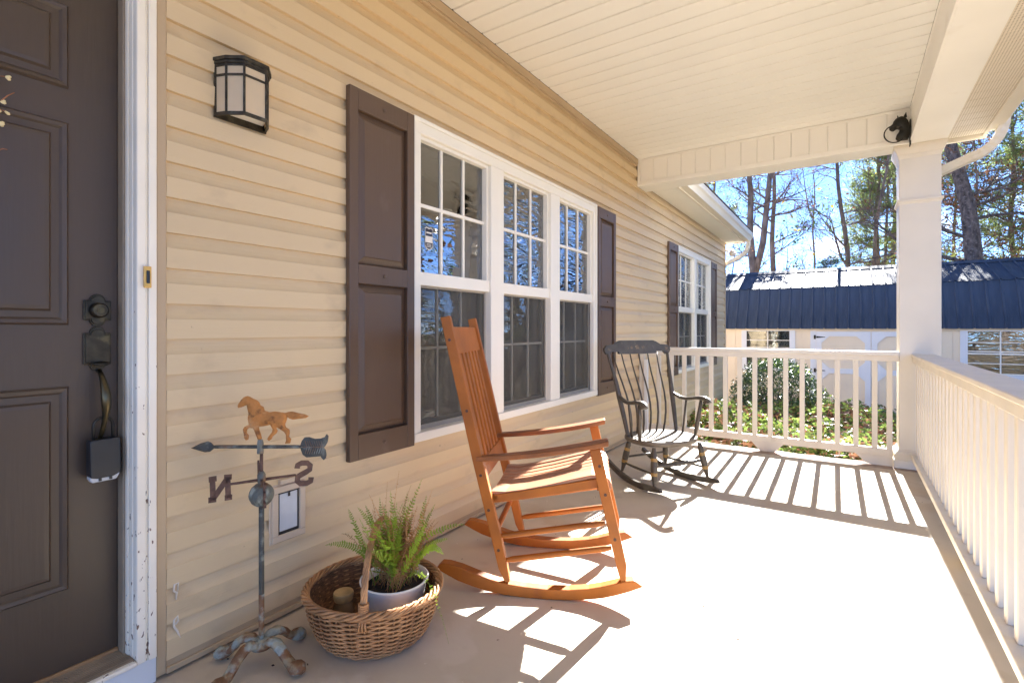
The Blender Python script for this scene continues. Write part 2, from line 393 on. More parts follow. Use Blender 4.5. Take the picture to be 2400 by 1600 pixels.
# ------------------------------------------------------------------ mesh helpers
class MB:
    def __init__(s):
        s.v = []; s.f = []; s.m = []
    def add(s, vs, fs, mi=0):
        o = len(s.v)
        s.v.extend([tuple(p) for p in vs])
        s.f.extend([tuple(i + o for i in f) for f in fs])
        s.m.extend([mi] * len(fs))
    def box(s, x0, x1, y0, y1, z0, z1, mi=0):
        vs = [(x0, y0, z0), (x1, y0, z0), (x1, y1, z0), (x0, y1, z0), (x0, y0, z1), (x1, y0, z1), (x1, y1, z1), (x0, y1, z1)]
        s.add(vs, [(0, 3, 2, 1), (4, 5, 6, 7), (0, 1, 5, 4), (1, 2, 6, 5), (2, 3, 7, 6), (3, 0, 4, 7)], mi)
    def hexa(s, p, mi=0):
        s.add(p, [(0, 3, 2, 1), (4, 5, 6, 7), (0, 1, 5, 4), (1, 2, 6, 5), (2, 3, 7, 6), (3, 0, 4, 7)], mi)
    def prism(s, poly, f0, f1, mi=0):
        """poly: list of 2D; f0,f1 map 2D -> 3D for the two ends"""
        n = len(poly)
        vs = [f0(*p) for p in poly] + [f1(*p) for p in poly]
        fs = [tuple(range(n))[::-1], tuple(range(n, 2 * n))] + [(i, (i + 1) % n, n + (i + 1) % n, n + i) for i in range(n)]
        s.add(vs, fs, mi)
    def strip(s, top, bot, f0, f1, mi=0):
        """a bent band: top/bot lists of 2D points of equal length, extruded between f0 and f1"""
        n = len(top)
        for i in range(n - 1):
            a = [bot[i], bot[i + 1], top[i + 1], top[i]]
            vs = [f0(*p) for p in a] + [f1(*p) for p in a]
            fs = [(3, 2, 1, 0), (4, 5, 6, 7), (0, 1, 5, 4), (2, 3, 7, 6)]
            if i == 0: fs.append((3, 0, 4, 7))
            if i == n - 2: fs.append((1, 2, 6, 5))
            s.add(vs, fs, mi)
    def tube(s, pts, rad, n=8, mi=0, cap=True, ell=None):
        pts = [Vector(p) for p in pts]
        if not hasattr(rad, '__len__'): rad = [rad] * len(pts)
        o = len(s.v)
        t = (pts[1] - pts[0]).normalized()
        up = Vector((0, 0, 1)) if abs(t.z) < 0.9 else Vector((1, 0, 0))
        u = t.cross(up).normalized(); w = u.cross(t).normalized()
        for i, p in enumerate(pts):
            if i > 0:
                t2 = (pts[min(i + 1, len(pts) - 1)] - pts[i - 1]).normalized()
                q = t.rotation_difference(t2)
                u = q @ u; w = q @ w; t = t2
            for k in range(n):
                a = 2 * PI * k / n
                ru, rw = rad[i], rad[i]
                if ell: ru *= ell[0]; rw *= ell[1]
                s.v.append(tuple(p + u * (math.cos(a) * ru) + w * (math.sin(a) * rw)))
        for i in range(len(pts) - 1):
            for k in range(n):
                a = o + i * n + k; b = o + i * n + (k + 1) % n
                s.f.append((a, b, b + n, a + n)); s.m.append(mi)
        if cap:
            s.f.append(tuple(o + k for k in range(n))[::-1]); s.m.append(mi)
            e = o + (len(pts) - 1) * n
            s.f.append(tuple(e + k for k in range(n))); s.m.append(mi)
    def lathe(s, prof, n=24, c=(0, 0, 0), mi=0, sx=1, sy=1, rot=0):
        """prof: (r, z) list"""
        o = len(s.v)
        for r, z in prof:
            for k in range(n):
                a = 2 * PI * k / n
                x, y = math.cos(a) * r * sx, math.sin(a) * r * sy
                s.v.append((c[0] + x * math.cos(rot) - y * math.sin(rot), c[1] + x * math.sin(rot) + y * math.cos(rot), c[2] + z))
        for i in range(len(prof) - 1):
            for k in range(n):
                a = o + i * n + k; b = o + i * n + (k + 1) % n
                s.f.append((a, b, b + n, a + n)); s.m.append(mi)
        if prof[0][0] > 1e-6:
            s.f.append(tuple(o + k for k in range(n))[::-1]); s.m.append(mi)
        if prof[-1][0] > 1e-6:
            e = o + (len(prof) - 1) * n
            s.f.append(tuple(e + k for k in range(n))); s.m.append(mi)
    def build(s, name, mats, parent=None, smooth=False, bevel=0.0, seg=1, label=None, kind=None, loc=None, cat=None, group=None, auto=None):
        me = bpy.data.meshes.new(name)
        me.from_pydata(s.v, [], s.f)
        if not isinstance(mats, (list, tuple)): mats = [mats]
        for m in mats: me.materials.append(M[m] if isinstance(m, str) else m)
        if len(mats) > 1:
            me.polygons.foreach_set('material_index', s.m)
        bm = bmesh.new(); bm.from_mesh(me)
        bmesh.ops.recalc_face_normals(bm, faces=bm.faces)
        bm.to_mesh(me); bm.free()
        if smooth:
            me.polygons.foreach_set('use_smooth', [True] * len(me.polygons))
            if auto is not None: me.set_sharp_from_angle(angle=R(auto))
        me.update()
        o = bpy.data.objects.new(name, me)
        COL.objects.link(o)
        if parent is not None: o.parent = parent
        if loc: o.location = loc
        if bevel > 0:
            b = o.modifiers.new('bevel', 'BEVEL'); b.width = bevel; b.segments = seg; b.limit_method = 'ANGLE'; b.angle_limit = R(35)
        if label: o['label'] = label
        if kind: o['kind'] = kind
        if cat: o['category'] = cat
        if group: o['group'] = group
        return o

def thing(name, label, cat, loc=(0, 0, 0), rz=0.0, group=None):
    o = bpy.data.objects.new(name, None)
    COL.objects.link(o)
    o.location = loc; o.rotation_euler = (0, 0, rz)
    o.empty_display_size = 0.1
    o['label'] = label; o['category'] = cat
    if group: o['group'] = group
    return o

def inst(src, parent, loc=None, name=None):
    o = src.copy(); COL.objects.link(o); o.parent = parent
    if loc is not None: o.location = loc
    return o

def leafmesh(name, centers, sizes, normals_jit, mats, mi, parent=None, rng=None, aspect=0.6, kind=None, fold=True, **kw):
    """many leaf-sized faces: each leaf a folded diamond (two triangles)"""
    n = len(centers)
    c = np.asarray(centers, float); sz = np.asarray(sizes, float)[:, None]
    a = rng.normal(size=(n, 3)) * np.array(normals_jit); a /= np.linalg.norm(a, axis=1)[:, None] + 1e-9
    b = np.cross(a, rng.normal(size=(n, 3))); b /= np.linalg.norm(b, axis=1)[:, None] + 1e-9
    nn = np.cross(a, b)
    v = np.empty((n, 4, 3))
    v[:, 0] = c - a * sz; v[:, 2] = c + a * sz
    v[:, 1] = c + b * sz * aspect + nn * sz * 0.18; v[:, 3] = c - b * sz * aspect + nn * sz * 0.18
    me = bpy.data.meshes.new(name)
    me.vertices.add(n * 4); me.vertices.foreach_set('co', v.ravel())
    me.loops.add(n * 6); me.polygons.add(n * 2)
    base = np.arange(n)[:, None] * 4
    idx = np.concatenate([base + np.array([[0, 1, 2]]), base + np.array([[0, 2, 3]])], axis=1).ravel()
    me.loops.foreach_set('vertex_index', idx)
    me.polygons.foreach_set('loop_start', np.arange(n * 2) * 3)
    me.polygons.foreach_set('loop_total', np.full(n * 2, 3))
    for m in mats: me.materials.append(M[m])
    me.polygons.foreach_set('material_index', np.repeat(np.asarray(mi, int), 2))
    me.update(calc_edges=True)
    o = bpy.data.objects.new(name, me); COL.objects.link(o)
    if parent is not None: o.parent = parent
    if kind: o['kind'] = kind
    for k_, v_ in kw.items(): o[k_] = v_
    return o

rnd = random.Random(7)

# ================================================================== SETTING
# ground: one sheet with a gentle fall from the porch towards the shed
def ground_z(x, y):
    d = max(0.0, y - 5.0)
    z = -0.33 - 0.62 * min(1, d / 8.0)
    if x > 3: z -= 0.05 * min(1, (x - 3) / 10)
    return z
def ax(a, b, dense):
    out = [-600, -300, -150, -80, -40, -20] + list(np.linspace(a, b, dense)) + [35, 60, 110, 220, 450, 900]
    return sorted(set(round(float(q), 4) for q in out))
gx = ax(-10, 18, 42); gy = ax(-10, 30, 60)
g = MB()
vs = [(x, y, ground_z(x, y) + (0.03 * math.sin(x * 1.7 + y) * math.cos(y * 1.3) if abs(x) < 30 and 5.6 < y < 60 else 0)) for y in gy for x in gx]
W = len(gx)
g.add(vs, [(j * W + i, j * W + i + 1, (j + 1) * W + i + 1, (j + 1) * W + i) for j in range(len(gy) - 1) for i in range(W - 1)])
g.build('ground', 'ground', kind='structure', smooth=True)

# porch slab
s = MB(); s.box(-0.02, 2.62, -2.5, 4.99, -0.45, 0.0)
s.build('porch_floor', 'floor', kind='structure')
s = MB()
n = 26
for i in range(n):
    x0 = -0.02 + i * (2.64 / n); x1 = x0 + 2.64 / n
    j0 = 5.20 + 0.012 * math.sin(i * 2.1) + 0.006 * math.cos(i * 5.3); j1 = 5.20 + 0.012 * math.sin((i + 1) * 2.1) + 0.006 * math.cos((i + 1) * 5.3)
    s.hexa([(x0, 4.99, -.45), (x1, 4.99, -.45), (x1, j1, -.45), (x0, j0, -.45), (x0, 4.99, 0), (x1, 4.99, 0), (x1, j1, -0.006), (x0, j0, -0.006)])
s.build('porch_kerb', 'kerb', kind='structure')

# ================================================================== HOUSE
house = thing('house', 'tan vinyl sided house wall with brown shutters along the left of the porch', 'house')
EXPO = 0.114; Z0 = 0.052
def sid_x(t):            # dutch lap profile, t in 0..1 up the course
    if t < 0.56: return 0.0190 + 0.004 * t
    q = (t - 0.56) / 0.44
    return 0.0212 - 0.0190 * (math.sin(q * PI / 2) ** .8)
def siding(y0, y1, z0, z1, zb):
    """one course piece, clipped to z0..z1; zb is the course's own bottom"""
    ts = [0, .3, .56, .60, .66, .76, .88, 1.0]
    t0 = (z0 - zb) / EXPO; t1 = (z1 - zb) / EXPO
    ts = [t for t in ts if t0 < t < t1] + [max(0, t0), min(1, t1)]
    ts = sorted(set(round(t, 4) for t in ts))
    m = MB()
    vs = []
    for t in ts:
        z = zb + t * EXPO
        vs += [(sid_x(t), y0, z), (sid_x(t), y1, z)]
    fs = [(2 * i, 2 * i + 1, 2 * i + 3, 2 * i + 2) for i in range(len(ts) - 1)]
    k = len(vs)
    z = zb + ts[0] * EXPO
    vs += [(-0.004, y0, z), (-0.004, y1, z)]
    fs.append((0, 1, k + 1, k))
    zt = zb + ts[-1] * EXPO
    vs += [(-0.004, y0, zt), (-0.004, y1, zt)]
    # end faces, so that a board shows its thickness
    fs.append(tuple([2 * i for i in range(len(ts))] + [k + 2, k]))
    fs.append(tuple([2 * i + 1 for i in range(len(ts))] + [k + 3, k + 1]))
    m.add(vs, fs)
    return m.build('siding_board', 'siding', house)
HOLES = [(1.845, 3.97, .585, 2.13), (6.51, 8.26, .585, 2.13)]
def course(zb, ya, yb, zt_lim=99):
    z1 = min(zb + EXPO, zt_lim)
    over = [h for h in HOLES if h[3] > zb and h[2] < z1 and h[0] > ya - 1 and h[1] < yb + 1]
    if not over:
        siding(ya, yb, zb, z1, zb); return
    y = ya
    for h in over:
        siding(y, h[0], zb, z1, zb)
        if zb < h[2]: siding(h[0], h[1], zb, h[2], zb)
        if z1 > h[3]: siding(h[0], h[1], h[3], z1, zb)
        y = h[1]
    siding(y, yb, zb, z1, zb)
k = 0
while Z0 + k * EXPO < 2.80:
    zb = Z0 + k * EXPO
    if zb < 2.62 - EXPO: course(zb, 0.728, 9.44)
    elif zb < 2.62:
        siding(0.728, 5.2, zb, min(2.8, zb + EXPO), zb); siding(5.2, 9.44, zb, min(2.62, zb + EXPO), zb)
    else: siding(0.728, 5.05, zb, min(2.8, zb + EXPO), zb)
    k += 1
for k in range(1, 7):
    zb = Z0 - k * EXPO
    if zb > -0.62: siding(5.215, 9.44, zb, zb + EXPO, zb)
# sheathing behind the boards (with the window openings left out)
m = MB()
for (a, b, c, d) in [(0.70, 1.86, -.5, 2.9), (3.95, 6.52, -.5, 2.9), (8.25, 9.44, -.5, 2.9), (1.86, 3.95, -.5, .58), (1.86, 3.95, 2.14, 2.9), (6.52, 8.25, -.5, .58), (6.52, 8.25, 2.14, 2.9)]:
    m.box(-0.06, -0.006, a, b, c, d)
m.box(-0.30, -0.06, 9.38, 9.435, -.7, 2.9)
m.box(-7, -0.31, 9.38, 9.435, -.7, 2.9)
m.build('sheathing', 'tan_trim', house)
# dark interior behind the windows
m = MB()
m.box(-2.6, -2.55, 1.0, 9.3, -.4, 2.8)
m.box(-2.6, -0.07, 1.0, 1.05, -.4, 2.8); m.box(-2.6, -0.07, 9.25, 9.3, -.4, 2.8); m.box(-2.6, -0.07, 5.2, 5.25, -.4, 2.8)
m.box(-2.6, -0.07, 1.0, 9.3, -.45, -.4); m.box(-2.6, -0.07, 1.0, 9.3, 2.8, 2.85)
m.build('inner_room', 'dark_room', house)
for (ya, yb) in [(1.95, 2.2), (2.35, 2.62), (2.75, 3.1), (3.35, 3.6), (3.7, 3.9), (6.55, 7.3), (7.5, 8.2)]:
    m = MB(); n = 24
    p = [(-0.20 + 0.018 * math.sin(i * 1.9), ya + (yb - ya) * i / n) for i in range(n + 1)]
    vs = [(x, y, .6) for x, y in p] + [(x, y, 2.2) for x, y in p]
    m.add(vs, [(i, i + 1, n + 2 + i, n + 1 + i) for i in range(n)])
    m.build('curtain', 'curtain', house, smooth=True)
# trims
m = MB(); m.box(-0.004, 0.021, 0.700, 0.7275, 0.015, 2.8)
m.build('end_channel', 'tan_trim', house, bevel=.002)
m = MB(); m.box(-.004, .030, .700, 5.04, 2.80, 2.851); m.box(-.004, .022, .728, 5.04, 2.784, 2.80)
m.build('frieze_trim', 'tan_trim', house, bevel=.003)
m = MB(); m.box(-.004, .014, .728, 5.05, .016, .051); m.box(-.004, .024, .728, 5.05, .012, .030)
m.build('starter_trim', 'tan_trim', house, bevel=.002)
m = MB(); m.box(-.004, .024, 5.22, 9.44, 2.60, 2.63)
m.build('eave_trim', 'tan_trim', house, bevel=.003)
m = MB(); m.box(-.06, .028, 9.4405, 9.50, -.66, 2.628)
m.build('corner_post', 'tan_trim', house, bevel=.004)

def window(y0, y1, z0, z1, nun, label, wavy):
    fr = MB(); x0, x1 = -0.06, 0.030
    jamb = 0.055; mull = 0.135 if nun == 3 else .12
    uw = (y1 - y0 - 2 * jamb - mull * (nun - 1)) / nun
    spans = [(y0 + jamb + i * (uw + mull), y0 + jamb + i * (uw + mull) + uw) for i in range(nun)]
    fr.box(x0, x1, y0, y1, z1 - .075, z1); fr.box(x0, x1 + .012, y0 - .0, y1 + .0, z0, z0 + .045)
    fr.box(x0, x1, y0, y0 + jamb, z0 + .045, z1 - .075); fr.box(x0, x1, y1 - jamb, y1, z0 + .045, z1 - .075)
    for i in range(nun - 1):
        fr.box(x0, x1, spans[i][1], spans[i + 1][0], z0 + .045, z1 - .075)
    # raised brickmould lip
    fr.box(x1, x1 + .010, y0, y1, z1 - .022, z1); fr.box(x1, x1 + .010, y0, y0 + .02, z0 + .045, z1 - .022); fr.box(x1, x1 + .010, y1 - .02, y1, z0 + .045, z1 - .022)
    w = fr.build('window', 'win_white', house, bevel=.003, label=label)
    zm = (z0 + z1) / 2 + .008
    for i, (a, b) in enumerate(spans):
        za, zb2 = z0 + .045, z1 - .075
        # upper sash and meeting rail
        sa = MB(); t = .018
        sa.box(-.022, .016, a, b, zm - .034, zm + .034)
        sa.box(-.030, .008, a, a + t, zm + .034, zb2); sa.box(-.030, .008, b - t, b, zm + .034, zb2)
        sa.box(-.030, .008, a + t, b - t, zb2 - t, zb2)
        sa.build('upper_sash', 'win_white', w, bevel=.002)
        pa, pb, pz0, pz1 = a + t, b - t, zm + .034, zb2 - t
        p = MB(); p.box(-.030, -.026, pa, pb, pz0, pz1)
        p.build('pane', 'glass_wavy' if wavy[i] else 'glass', w)
        mu = MB()
        for q in (1, 2):
            yy = pa + (pb - pa) * q / 3; mu.box(-.0255, -.016, yy - .008, yy + .008, pz0, pz1)
        zz = (pz0 + pz1) / 2 + .01; mu.box(-.0257, -.0145, pa, pb, zz - .009, zz + .009)
        mu.build('muntin', 'win_white', w)
        # lower sash, further in, behind an insect screen
        sb = MB()
        sb.box(-.060, -.034, a, a + .022, za, zm - .034); sb.box(-.060, -.034, b - .022, b, za, zm - .034)
        sb.box(-.060, -.034, a + .022, b - .022, za, za + .045)
        sb.build('lower_sash', 'sash_grey', w, bevel=.002)
        p = MB(); p.box(-.052, -.048, a + .022, b - .022, za + .045, zm - .034); p.build('pane', 'glass', w)
        mu = MB()
        for q in (1, 2):
            yy = a + (b - a) * q / 3; mu.box(-.0475, -.040, yy - .006, yy + .006, za + .045, zm - .034)
        zz = (za + zm) / 2 + .03; mu.box(-.0477, -.038, a + .022, b - .022, zz - .007, zz + .007)
        mu.build('muntin', 'win_white', w)
        sf = MB()
        sf.box(-.026, -.012, a, a + .012, za, zm - .034); sf.box(-.026, -.012, b - .012, b, za, zm - .034)
        sf.box(-.026, -.012, a + .012, b - .012, za, za + .024); sf.box(-.026, -.012, a + .012, b - .012, zm - .044, zm - .034)
        sf.build('screen_frame', 'sash_grey', w, bevel=.0015)
        sc = MB(); sc.box(-.020, -.0185, a + .012, b - .012, za + .024, zm - .044); sc.build('insect_screen', 'screen', w)
    return w
win1 = window(1.815, 4.005, .545, 2.175, 3, 'triple window beside the orange rocking chair', (0, 1, 1))
win2 = window(6.475, 8.295, .545, 2.175, 2, 'far double window beyond the railing', (1, 1))

def shutter(y0, y1, label):
    zl, zh = .535, 2.165; x0, x1 = .019, .046
    st = .047
    m = MB()
    m.box(x0, x1, y0, y0 + st, zl, zh); m.box(x0, x1, y1 - st, y1, zl, zh)
    for a, b in [(zl, .645), (1.31, 1.395), (2.072, zh)]:
        m.box(x0, x1 - .0008, y0 + st, y1 - st, a, b)
    sh = m.build('shutter', 'shutter', house, bevel=.002, label=label)
    for a, b in [(.645, 1.31), (1.395, 2.072)]:
        p = MB(); ya, yb = y0 + st, y1 - st; d = .034
        o = [(ya, a), (yb, a), (yb, b), (ya, b)]; i_ = [(ya + d, a + d), (yb - d, a + d), (yb - d, b - d), (ya + d, b - d)]
        i2 = [(ya + d + .004, a + d + .004), (yb - d - .004, a + d + .004), (yb - d - .004, b - d - .004), (ya + d + .004, b - d - .004)]
        vs = [(x0 + .003, *q) for q in o] + [(x0 + .017, *q) for q in i_] + [(x0 + .021, *q) for q in i2]
        fs = [(k, (k + 1) % 4, 4 + (k + 1) % 4, 4 + k) for k in range(4)] + [(4 + k, 4 + (k + 1) % 4, 8 + (k + 1) % 4, 8 + k) for k in range(4)] + [(8, 9, 10, 11)]
        p.add(vs, fs)
        p.build('raised_panel', 'shutter', sh)
    for z in (2.118, 1.352, .59):
        p = MB(); yc = (y0 + y1) / 2
        p.tube([(x1 - .002, yc, z), (x1 + .003, yc, z), (x1 + .006, yc, z)], [.009, .009, .004], 10)
        p.build('fastener', 'shutter', sh, smooth=True, auto=40)
shutter(1.418, 1.808, 'brown shutter between the wall lamp and the triple window')
shutter(4.015, 4.405, 'brown shutter behind the black rocking chair')
shutter(6.07, 6.462, 'left brown shutter of the far window')
shutter(8.31, 8.70, 'right brown shutter of the far window')

# ---- entrance door
XD = -0.085
d = MB()
YL, YR = -0.30, .634
d.box(XD - .045, XD, YL, YR, .112, 2.20)
door = d.build('entrance_door', 'door', house, bevel=.002, label='dark brown raised panel entrance door at the left edge')
def door_panel(ya, yb, za, zb_):
    p = MB(); g0 = .022; g1 = .040; g2 = .046
    R4 = lambda d_, x: [(x, ya + d_, za + d_), (x, yb - d_, za + d_), (x, yb - d_, zb_ - d_), (x, ya + d_, zb_ - d_)]
    rings = [R4(0, XD + .0008), R4(.006, XD + .009), R4(.016, XD + .007), R4(g0, XD + .0012), R4(g1, XD + .0016), R4(g2, XD + .009), R4(.056, XD + .010)]
    vs = [q for r_ in rings for q in r_]
    fs = []
    for a in range(len(rings) - 1):
        for k in range(4): fs.append((a * 4 + k, a * 4 + (k + 1) % 4, a * 4 + 4 + (k + 1) % 4, a * 4 + 4 + k))
    l = (len(rings) - 1) * 4; fs.append((l, l + 1, l + 2, l + 3))
    p.add(vs, fs); p.build('raised_panel', 'door', door)
for (ya, yb) in [(.20, .513), (-.18, .12)]:
    door_panel(ya, yb, 1.815, 2.06); door_panel(ya, yb, 1.122, 1.716); door_panel(ya, yb, .345, .942)
# lock set
def escut(zc, w, h, cut, name):
    yc = .580; m = MB()
    pts = []
    for (a, b) in [(-w, -h), (w, -h), (w, h), (-w, h)]: pass
    hw, hh = w, h
    prof = [(-hw, -hh + cut), (-hw + .006, -hh + cut), (-hw + .008, -hh + cut * .4)]
    outline = []
    def arc(cy, cz, r_, a0, a1, n=7): return [(cy + r_ * math.cos(a0 + (a1 - a0) * i / n), cz + r_ * math.sin(a0 + (a1 - a0) * i / n)) for i in range(n + 1)]
    outline = [(-hw, -hh + cut), (-hw, hh - cut), (-hw * .62, hh - cut)] + [(y_, z_) for y_, z_ in arc(0, hh - cut, hw * .58, PI, 0)] + [(hw * .62, hh - cut), (hw, hh - cut), (hw, -hh + cut), (hw * .62, -hh + cut)] + arc(0, -hh + cut, hw * .58, 0, -PI) + [(-hw * .62, -hh + cut)]
    n = len(outline)
    for sc, xa, xb in [(1.0, XD + .0005, XD + .008), (.88, XD + .008, XD + .013)]:
        m.prism([(a * sc, b * sc) for a, b in outline], lambda a, b: (xa, yc + a, zc + b), lambda a, b: (xb, yc + a, zc + b))
    return m.build(name, 'bronze', door, bevel=.0015)
e1 = escut(1.167, .034, .052, .022, 'deadbolt_plate')
m = MB(); m.tube([(XD + .012, .580, 1.167), (XD + .030, .580, 1.167), (XD + .034, .580, 1.167)], [.024, .022, .018], 20)
m.build('deadbolt', 'bronze', door, smooth=True, auto=40)
m = MB(); m.tube([(XD + .033, .580, 1.167), (XD + .0365, .580, 1.167)], [.009, .009], 14); m.box(XD + .0362, XD + .0375, .5785, .5815, 1.161, 1.173)
m.build('keyhole', 'bronze_hi', door)
e2 = escut(1.050, .034, .074, .026, 'handle_plate')
m = MB(); m.tube([(XD + .012, .580, 1.005), (XD + .030, .580, 1.003), (XD + .042, .580, 1.006)], [.008, .011, .015], 12, ell=(1.3, .5))
m.build('thumb_latch', 'bronze', door, smooth=True)
hp = []; hr = []
for i in range(17):
    t = i / 16
    z = .985 - t * .215
    x = XD + .012 + .052 * math.sin(PI * min(1, t * 1.02)) ** .75 * (1 - .25 * t)
    hp.append((x, .582 + .004 * math.sin(t * PI), z)); hr.append(.0065 + .0065 * math.sin(PI * min(1, t * 1.3)) ** 2)
m = MB(); m.tube(hp, hr, 12)
m.build('door_handle', 'bronze_hi', door, smooth=True)
# jamb, casing, threshold
m = MB(); m.box(XD - .05, -.048, .6345, .652, .10, 2.3)
m.build('weather_strip', 'weather', house, bevel=.002)
m = MB(); m.box(-.0475, -.004, .6435, .652, .095, 2.3)
m.box(-.0475, -.028, .6400, .6435, .095, 2.3)
m.build('door_jamb', 'peel', house, bevel=.002)
m = MB(); m.box(-.004, .020, .6455, .6985, .085, 2.3); m.box(.020, .026, .6455, .6690, .085, 2.3); m.box(.020, .029, .6760, .6975, .085, 2.3); m.box(.020, .0235, .6700, .6750, .085, 2.3)
m.build('door_casing', 'peel', house, bevel=.0015)
m = MB(); m.box(-.004, .018, -.6, .7005, .003, .0845)
m.build('kick_board', 'shed_trim', house, bevel=.002)
m = MB()
m.box(XD - .06, .012, -.5, .6430, .086, .100)
for i in range(9): m.box(XD + .004 + i * .0095, XD + .009 + i * .0095, -.5, .642, .100, .1025)
m.build('threshold', mat('weathered_sill', (0.36, 0.27, 0.18), 0.5, 0.3, 8, (3, .6, 1), metallic=.1), house)
m = MB(); m.box(.0125, .034, -.5, .6440, .0865, .099)
m.build('sill_nose', 'peel', house, bevel=.003)
m = MB(); m.box(XD - .02, XD + .006, -.5, .634, .1005, .112); m.build('door_sweep', mat('sweep_tan', (.36, .20, .09), .5, .1), house, bevel=.002)

# ---- porch ceiling, beams, soffits
roof = thing('porch_roof', 'cream panelled porch ceiling with boxed beams over the porch', 'porch roof')
ZC = 2.851; PW = .1332
pk = MB()
pk.add([(0.0, .005, 0), (0.0, PW - .010, 0), (2.2, PW - .010, 0), (2.2, .005, 0), (0, .001, .010), (2.2, .001, .010), (0, PW - .008, .011), (2.2, PW - .008, .011), (0, PW + .001, .0105), (2.2, PW + .001, .0105)],
       [(0, 3, 2, 1), (4, 5, 3, 0), (1, 2, 7, 6), (6, 7, 9, 8)])
y = 5.047 - PW
plank0 = pk.build('ceiling_plank', 'cream', roof, loc=(0.030, y, ZC))
for i in range(1, 50):
    inst(plank0, roof, (0.030, y - i * PW, ZC))
m = MB(); m.box(-.3, 2.9, -2.2, 9.6 if False else 5.29, ZC + .012, ZC + .03)
m.build('roof_deck', 'dark_room', roof)
# far beam
m = MB()
m.box(0.022, 2.46, 5.050, 5.288, 2.577, ZC + .012)
m.build('beam', 'beam', roof)
m = MB(); m.box(.022, 2.2285, 5.034, 5.0498, 2.574, 2.612); m.box(.022, 2.46, 5.0498, 5.290, 2.5735, 2.5768)
m.build('beam_fascia', 'beam', roof, bevel=.002)
m = MB(); m.box(.022, .056, 5.036, 5.0498, 2.6125, ZC); m.build('end_channel', 'beam', roof, bevel=.002)
m = MB(); m.box(.0565, 2.2285, 5.038, 5.0498, ZC - .020, ZC - .001); m.build('top_channel', 'beam', roof, bevel=.002)
bp_ = MB()
bp_.add([(.004, 0, .0), (PW - .004, 0, .0), (PW - .004, 0, .218), (.004, 0, .218), (0, .006, 0), (0, .006, .218), (PW, .006, 0), (PW, .006, .218)],
        [(0, 1, 2, 3), (4, 0, 3, 5), (1, 6, 7, 2)])
b0 = bp_.build('beam_board', 'beam', roof, loc=(.0565, 5.0425, 2.6125))
for i in range(1, 16): inst(b0, roof, (.0565 + i * .1355, 5.0425, 2.6125))
# right beam
m = MB(); m.box(2.242, 2.458, -2.2, 5.0497, 2.577, ZC + .012); m.build('beam', 'beam', roof)
m = MB(); m.box(2.2405, 2.4600, -2.2, 5.0497, 2.5738, 2.5769); m.box(2.2290, 2.2405, -2.2, 5.034, 2.574, 2.596)
m.build('beam_fascia', 'beam', roof, bevel=.002)
m = MB(); m.box(2.2305, 2.2415, -2.2, 5.036, ZC - .02, ZC - .001); m.box(2.236, 2.2418, -2.2, 5.036, 2.5965, ZC - .0205)
m.build('side_channel', 'beam', roof, bevel=.002)
# outer perforated soffit + gutter
sp = MB(); sp.add([(0, .003, 0), (.215, .003, 0), (.215, .127, 0), (0, .127, 0), (0, .0, .005), (.215, .0, .005), (0, .13, .005), (.215, .13, .005)],
                  [(0, 3, 2, 1), (4, 0, 1, 5), (3, 6, 7, 2)])
sp0 = sp.build('soffit_panel', 'perf', roof, loc=(2.4605, 5.02, 2.588))
for i in range(1, 52): inst(sp0, roof, (2.4605, 5.02 - .13 * i, 2.588))
def gutter_profile(m, x0, zt, y0, y1, sgn=1):
    prof = [(0, -.135), (.075, -.135), (.082, -.118), (.100, -.085), (.122, -.065), (.127, -.03), (.127, 0), (.115, 0), (.115, -.01), (.0, -.01)]
    m.prism([(x0 + sgn * a, zt + b) for a, b in prof], lambda a, b: (a, y0, b), lambda a, b: (a, y1, b))
m = MB(); m.box(2.6755, 2.700, -2.2, 5.17, 2.575, 2.74); m.build('fascia', 'gutter', roof, bevel=.002)
m = MB(); gutter_profile(m, 2.7005, 2.735, -2.2, 5.16); gtr = m.build('gutter', 'gutter', roof, bevel=.001)
m = MB(); m.box(2.4605, 2.700, 5.1705, 5.2, 2.56, 2.74); m.build('gable_trim', 'gutter', roof, bevel=.002)
def spout(path, name, parent, w=.045, h=.032, lab=None):
    """corrugated rectangular downspout swept along a path, with crimp ribs"""
    pts = [Vector(p) for p in path]
    m = MB(); rings = []
    nseg = len(pts)
    for i, p in enumerate(pts):
        t = (pts[min(i + 1, nseg - 1)] - pts[max(0, i - 1)]).normalized()
        side = Vector((0, 1, 0)) if abs(t.y) < .8 else Vector((1, 0, 0))
        u = (side - t * side.dot(t)).normalized(); w_ = t.cross(u)
        k = 1.0 if i % 2 == 0 else .93
        ring = []
        N = 5
        for a in range(4 * N):
            s_, q = divmod(a, N); f = q / N * 2 - 1
            dent = .0022 if q % 2 else 0
            if s_ == 0: c = (f * w, h - dent)
            elif s_ == 1: c = (w - dent, -f * h)
            elif s_ == 2: c = (-f * w, -h + dent)
            else: c = (-w + dent, f * h)
            ring.append(tuple(p + u * c[0] * k + w_ * c[1] * k))
        rings.append(ring)
    n = len(rings[0])
    vs = [q for r_ in rings for q in r_]
    fs = [(i * n + k, i * n + (k + 1) % n, (i + 1) * n + (k + 1) % n, (i + 1) * n + k) for i in range(len(rings) - 1) for k in range(n)]
    m.add(vs, fs)
    return m.build(name, 'gutter', parent)
def elbow(a, b, c, n1=10):
    """quadratic bend from a via b to c"""
    a, b, c = map(Vector, (a, b, c))
    return [a * (1 - t) ** 2 + b * 2 * t * (1 - t) + c * t * t for t in [i / n1 for i in range(n1 + 1)]]
